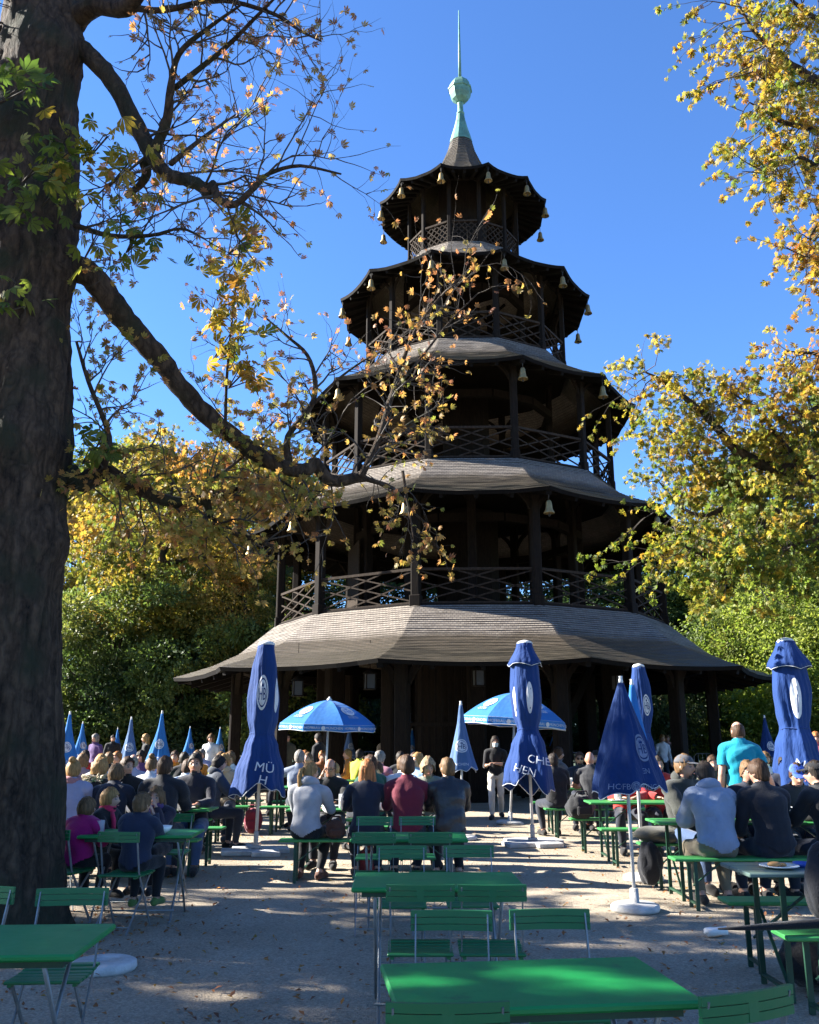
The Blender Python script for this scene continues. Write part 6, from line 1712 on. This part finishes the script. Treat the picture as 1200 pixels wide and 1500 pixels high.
person(P_(815, 18.9), -70, 'person in grey tee shirt turned right above the black jacket', lean=2, sk=1.08, top=GREYT, sleeve='tee', off=.014, hair=('brown', 'short'), skin=SKIN2, vox=V2, seed=41, group=GS, eyes=False, kind='tee_shirt')
person(P_(918, 13.9, 1200), 178, 'person in red jacket whose head is hidden by the navy parasol, left one', lean=12, top=RED_C, off=.026, hair=('brown', 'short'), vox=V2, seed=42, group=GS)
person(P_(965, 13.95, 1200), 182, 'person in red jacket beside the cap man, partly hidden by the navy parasol', lean=12, top=RED_C, off=.026, hair=('dark', 'short'), vox=V2, seed=43, group=GS)

# farther guests: a few poses, each with its own colours
def far(px, d, label, face, top, hair, pose='sit', arms='table', lean=8, female=False, sleeve='long', v=0, topy=None, skin=None, legs=DARKDENIM, extras=()):
    person(P_(px, d, 1110), face, label, pose=pose, arms=arms, lean=lean, top=top, off=.018, hair=hair, female=female, vox=V3, seed=100 + v, sleeve=sleeve, group=GS, eyes=False, skin=skin, legs=legs, extras=extras)
far(448, 19.2, 'person with auburn hair in brown jacket right of the outstretched arm', 20, C_('brown_jacket', .10, .055, .035), ('red', 'bob'), female=True)
far(457, 18.0, 'bald person in olive jacket beside the grey blue shirt', 150, OLIVE, ('light', 'buzz'))
far(469, 22.5, 'standing person in black jacket behind the open left parasol pole', 60, BLACK, ('dark', 'short'), 'stand', 'side', 2)
far(419, 24.5, 'standing person in olive jacket beside the second pagoda column', 200, OLIVE, ('dark', 'short'), 'stand', 'side', 2)
far(524, 21.5, 'person in bright yellow safety vest in front of the pagoda', -40, YELLOW, ('dark', 'short'), 'sit', 'lap', 4, v=1)
far(515, 22.5, 'person in orange tee shirt beside the yellow safety vest', 100, ORANGE, ('blond', 'short'), 'sit', 'lap', 6, v=1)
far(564, 31, 'standing person with dark hair beyond the pagoda near the kiosk', 170, BEIGE, ('brown', 'bob'), 'stand', 'front', 2, True)
far(588, 18.2, 'person with black hair farther behind the white shirt', 10, BLACK, ('dark', 'short'))
far(604, 17.2, 'person with dark brown hair behind the blond woman', -160, C_('plum_shirt', .16, .04, .08), ('brown', 'short'), v=1)
far(472, 20.2, 'person with orange hair right of the black standing jacket', 190, C_('rust_jacket', .25, .09, .03), ('red', 'short'), v=1)
far(971, 30, 'standing person in white shirt left of two others far at the right', 190, WHITE_C, ('blond', 'bob'), 'stand', 'side', 2, True)
far(979, 30.6, 'standing person in red and white top far behind the navy parasol', 170, C_('washed_red_top', .5, .28, .26), ('light', 'short'), 'stand', 'front', 2)
far(993, 30.2, 'standing person in grey top right of the white shirt far behind', 120, C_('washed_grey_top', .32, .33, .35), ('grey', 'short'), 'stand', 'side', 2)
far(1198, 19.5, 'standing person with red hair at the right edge behind the tall parasol', 160, C_('rose_jacket', .4, .1, .13), ('red', 'bob'), 'stand', 'front', 2, True)
for (px, d, face, top, hair, fem, pose, lb) in [
    (140, 26, 150, PURPLE, ('grey', 'bob'), True, 'stand', 'standing person with white hair in purple jacket behind the left barriers'),
    (164, 32, 190, BLACK, ('dark', 'short'), False, 'stand', 'standing person in black far between the two left blue parasols'),
    (215, 25, 100, BLACK, ('blond', 'long'), True, 'stand', 'standing person with long blond hair beside the largest left parasol'),
    (309, 26, 170, WHITE_C, ('light', 'bob'), True, 'stand', 'standing person in white shirt left of the far right blue parasol'),
    (160, 17.2, 20, BLACK, ('light', 'short'), False, 'sit', 'person in black hooded jacket behind the fur hood'),
    (177, 18.3, 160, BEIGE, ('red', 'short'), False, 'sit', 'ginger haired person in beige jacket in the left crowd'),
    (210, 19.5, 170, PURPLE, ('dark', 'bob'), True, 'sit', 'dark haired person in violet top below the blond standing woman'),
    (118, 15.5, 0, C_('grey_rose_top', .28, .2, .22), ('light', 'bob'), True, 'sit', 'person with light hair right of the lavender fleece'),
    (147, 14.5, 10, WHITE_C, ('blond', 'bob'), True, 'sit', 'blond person in white behind the fur hood'),
    (259, 19.6, 175, ORANGE, ('brown', 'short'), False, 'sit', 'person in orange vest facing us right of the largest left parasol'),
    (270, 17.4, 15, BLACK, ('dark', 'short'), False, 'sit', 'dark haired person in black beside the orange vest'),
    (288, 19.8, 200, ORANGE, ('light', 'bob'), True, 'sit', 'person in orange jacket, second one, above the navy polo'),
    (299, 22.8, 160, LAVENDER, ('grey', 'short'), False, 'sit', 'person with grey hair farther back above the slate jacket'),
    (318, 17.9, -30, YELLOW, ('light', 'short'), False, 'sit', 'person in yellow jacket behind the beige scarf'),
    (340, 18.1, 175, WHITE_C, ('light', 'shaggy'), True, 'sit', 'person with curly fair hair close to the tall left parasol'),
    (398, 20.9, 170, C_('washed_blue_top', .3, .36, .5), ('brown', 'short'), False, 'sit', 'person in pale blue top just right of the tall left parasol'),
    (232, 23, 180, WHITE_C, ('brown', 'short'), False, 'sit', 'person in white far back between the left parasols'),
    (126, 20.5, 190, RED_C, ('dark', 'bob'), True, 'sit', 'dark haired person in red top near the left barriers'),
    (185, 22.6, 10, GREYT, ('grey', 'short'), False, 'sit', 'grey haired person in dark grey far back in the left crowd'),
    (250, 22.7, 160, SKYB, ('dark', 'bob'), True, 'sit', 'dark haired person in sky blue far back in the left crowd'),
    (900, 20.4, 170, GREYT, ('brown', 'short'), False, 'sit', 'person in dark grey behind the navy parasol'),
    (1042, 14.1, 170, OLIVE, ('brown', 'short'), False, 'sit', 'person in olive jacket left of the turquoise shirt'),
    (1148, 14.0, 160, NAVY, ('dark', 'short'), False, 'sit', 'person in navy sitting right of the turquoise shirt'),
    (1115, 17.8, 200, WHITE_C, ('light', 'bob'), True, 'sit', 'person in white sitting far behind the turquoise shirt'),
]: far(px, d, lb, face, top, hair, pose, 'table' if pose == 'sit' else 'side', 8 if pose == 'sit' else 2, fem, v=1 if face > 90 else 0)

# ------------------------------------------------------------------ things lying about
MG = glass_mug()
for i, (px, py, y, lb) in enumerate([(502, 1182, 11.75, 'full beer mug on the table beside the auburn haired woman'), (478, 1182, 11.9, 'beer mug in front of the glasses man'), (600, 1180, 12.0, 'beer mug in front of the older man'),
                      (560, 1160, 14.4, 'beer mug on the table behind the middle bench'), (262, 1190, 11.7, 'beer mug on the table of the polo man'), (184, 1180, 11.8, 'beer mug among the left crowd'), (905, 1165, 13.1, 'beer mug behind the half closed navy parasol'),
                      (835, 1150, 16.6, 'beer mug in front of the sunglasses man'), (1065, 1180, 10.05, 'beer mug between the hoodie men'), (1150, 1180, 10.1, 'beer mug on the table at the right edge'), (425, 1150, 17, 'beer mug beside the outstretched arm'), (222, 1140, 14.5, 'beer mug behind the dark padded jacket')]):
    place(MG, (PX(px, y, py), y, .766), i * 1.3, lb, 'beer mug', 'beer mugs on the tables')
def lump(name, loc, size, m, label, cat, seed, rz=0, strap=False, folds=5):
    """soft bag or heap of cloth"""
    e = empty(name, loc, rz, label, cat); b = MB(); rg = []; nu, nv = 26, 14
    for i in range(nv + 1):
        t = -PI / 2 + PI * i / nv; ct = max(.03, math.cos(t)) ** .7; z = math.sin(t); ring = []
        for j in range(nu):
            a = 2 * PI * j / nu; d = Vector((ct * math.cos(a), ct * math.sin(a), z))
            k = 1 + .16 * noise.noise(d * 1.7 + Vector((seed, 0, 0))) + .08 * math.sin(a * folds + z * 3 + seed) * ct + .05 * noise.noise(d * 5 + Vector((0, seed, 0)))
            ring.append(Vector((d.x * size[0] / 2 * k, d.y * size[1] / 2 * k, max(0, size[2] / 2 + d.z * size[2] / 2 * k))))
        rg.append(ring)
    b.rings(rg); b.build('cloth' if not strap else 'bag_body', m, e)
    if strap:
        s = MB(); s.tube([(-size[0] * .3, -.02, size[2] * .85), (-size[0] * .18, -.06, size[2] * 1.15), (size[0] * .18, -.06, size[2] * 1.15), (size[0] * .3, -.02, size[2] * .85)], .012, 6); s.build('strap', m, e)
        s = MB(); s.box((0, -size[1] * .47, size[2] * .36), (size[0] * .6, .05, size[2] * .38), bev=.02); s.build('pocket', m, e)
    return e
lump('shoulder_bag', (2.52, 13.85, .47), (.42, .3, .34), C_('black_nylon', .02, .02, .022), 'crumpled black bag on the end of the bench behind the flared parasol', 'bag', 2.0, .3, True, 7)
lump('jacket', (2.86, 10.7, .474), (.62, .40, .17), C_('olive_jacket_cloth', .085, .08, .06), 'olive jacket folded over the end of the right bench', 'jacket', 5.0, .1)
lump('coat', (2.66, 10.55, .05), (.26, .2, .44), C_('dark_coat', .010, .011, .016), 'dark coat hanging down from the end of the right bench', 'coat', 8.0)
lump('handbag', (-.87, 11.05, .476), (.24, .2, .22), BROWNL, 'brown leather handbag on the middle bench beside the ponytail woman', 'handbag', 3.0, .2, True)
lump('bag', (-.52, 11.55, 0), (.26, .22, .30), C_('dark_red_bag', .24, .03, .03), 'dark red bag on the ground under the middle table', 'bag', 6.0, .5, True)
lump('bag', (-2.75, 16.6, 0), (.3, .3, .42), C_('wine_red_bag', .22, .02, .04), 'wine red bag standing on the ground behind the tall left parasol', 'bag', 7.0, .1, True)
lump('backpack', (2.66, 6.02, .476), (.38, .28, .48), C_('black_backpack_nylon', .012, .013, .018), 'black backpack on the bench at the right edge', 'backpack', 4.0, .4, True)
lump('bag', (2.75, 6.5, 0), (.6, .4, .36), C_('black_holdall', .012, .012, .014), 'black holdall on the ground under the table with the plate', 'bag', 11.0, .2, True)
e = empty('folded_umbrella', (2.36, 5.78, .50), R(8), 'folded black umbrella lying on the bench at the lower right edge', 'umbrella')
b = MB(); b.tube([(-.55, 0, .02), (-.42, 0, .02), (-.2, 0, .025), (.15, 0, .035), (.4, 0, .045), (.47, 0, .03)], [.005, .012, .022, .03, .034, .015], 10); b.build('canopy', C_('umbrella_nylon', .008, .008, .01), e)
b = MB(); b.tube([(.45, 0, .03), (.62, 0, .03), (.68, .03, .03)], .012, 7); b.build('handle', mat('black_plastic', (.02, .02, .02), .4), e)
e = empty('plate', (PX(1140, 6.4, 1272), 6.38, .766), 0, 'white plate with food scraps on the glare tinted green table at the right', 'plate')
b = MB(); b.lathe([(.02, 0), (.08, .004), (.13, .018), (.125, .022), (.07, .009), (.001, .008)], 22); b.build('dish', mat('porcelain', (.72, .71, .68), .2), e)
b = MB(); b.ball((-.03, 0, .025), (.05, .03, .018)); b.ball((.03, .02, .02), (.03, .03, .012)); b.build('food', mat('bread_crust', (.34, .18, .06), .7), e)
def plate(): 
    e = empty('plate'); b = MB(); b.lathe([(.02, 0), (.08, .004), (.13, .018), (.125, .022), (.07, .009), (.001, .008)], 20); b.build('dish', mat('porcelain', (.52, .51, .49), .2), e)
    b = MB(); b.ball((-.03, .01, .022), (.055, .04, .02)); b.build('food', mat('roast_food', (.26, .11, .04), .6), e); return e
PL = plate()
for i, (x, y, w) in enumerate([(-.1, 11.7, 'between the maroon sweater and the older man'), (-1.0, 11.95, 'in front of the glasses man'), (-2.75, 11.7, 'in front of the navy polo man'), (-3.3, 11.9, 'in the middle of the left table'), (-3.9, 14.4, 'on the table behind the navy polo man'),
                              (-.9, 14.6, 'beside the bottle green sweater'), (.2, 14.4, 'behind the leather jacket'), (2.9, 13.1, 'at the left end of the table behind the navy parasol'), (3.2, 10.1, 'between the hoodie men'), (2.9, 16.6, 'in front of the bald man'), (-3.2, 17.2, 'on the table behind the tall left parasol'), (-1.6, 17.0, 'in front of the outstretched arm')]):
    place(PL, (x, y, .766), i * .9, 'white plate with food ' + w, 'plate', 'plates on the beer tables')
e = empty('ashtray', (PX(1180, 6.4, 1275), 6.45, .766), 0, 'blue round ashtray beside the plate', 'ashtray')
b = MB(); b.lathe([(.05, 0), (.06, .03), (.052, .03), (.04, .01), (.001, .01)], 16); b.build('ashtray_bowl', mat('blue_plastic', (.03, .08, .4), .3), e)
e = empty('bowl', (PX(236, 8.8, 1225), 8.8, .75), 0, 'white bowl on the children table', 'bowl'); b = MB(); b.lathe([(.04, 0), (.08, .03), (.1, .07), (.093, .07), (.05, .015), (.001, .012)], 18); b.build('dish', mat('porcelain', (.72, .71, .68), .2), e)
e = empty('jar', (PX(146, 8.8, 1225), 8.8, .75), 0, 'glass of water on the children table', 'glass'); b = MB(); b.lathe([(.03, 0), (.036, .02), (.04, .12), (.036, .12), (.03, .02)], 14, cap=False); b.build('glass', [m_ for m_ in bpy.data.materials if m_.name == 'glass'][0], e)
e = empty('paper_cup', ground(1048, 1373), .4, 'crushed white paper cup lying on the gravel at the right', 'paper cup')
b = MB(); b.rings([[Vector((x, .045 * math.cos(a) * s, .045 + .045 * math.sin(a) * s * .8 + .01 * math.sin(3 * a + x * 9))) for a in [2 * PI * j / 14 for j in range(14)]] for x, s in ((-.09, .75), (-.03, .9), (.03, .85), (.1, 1.05))]); b.build('cup', mat('paper', (.70, .68, .64), .8, 0, .1, 8), e)
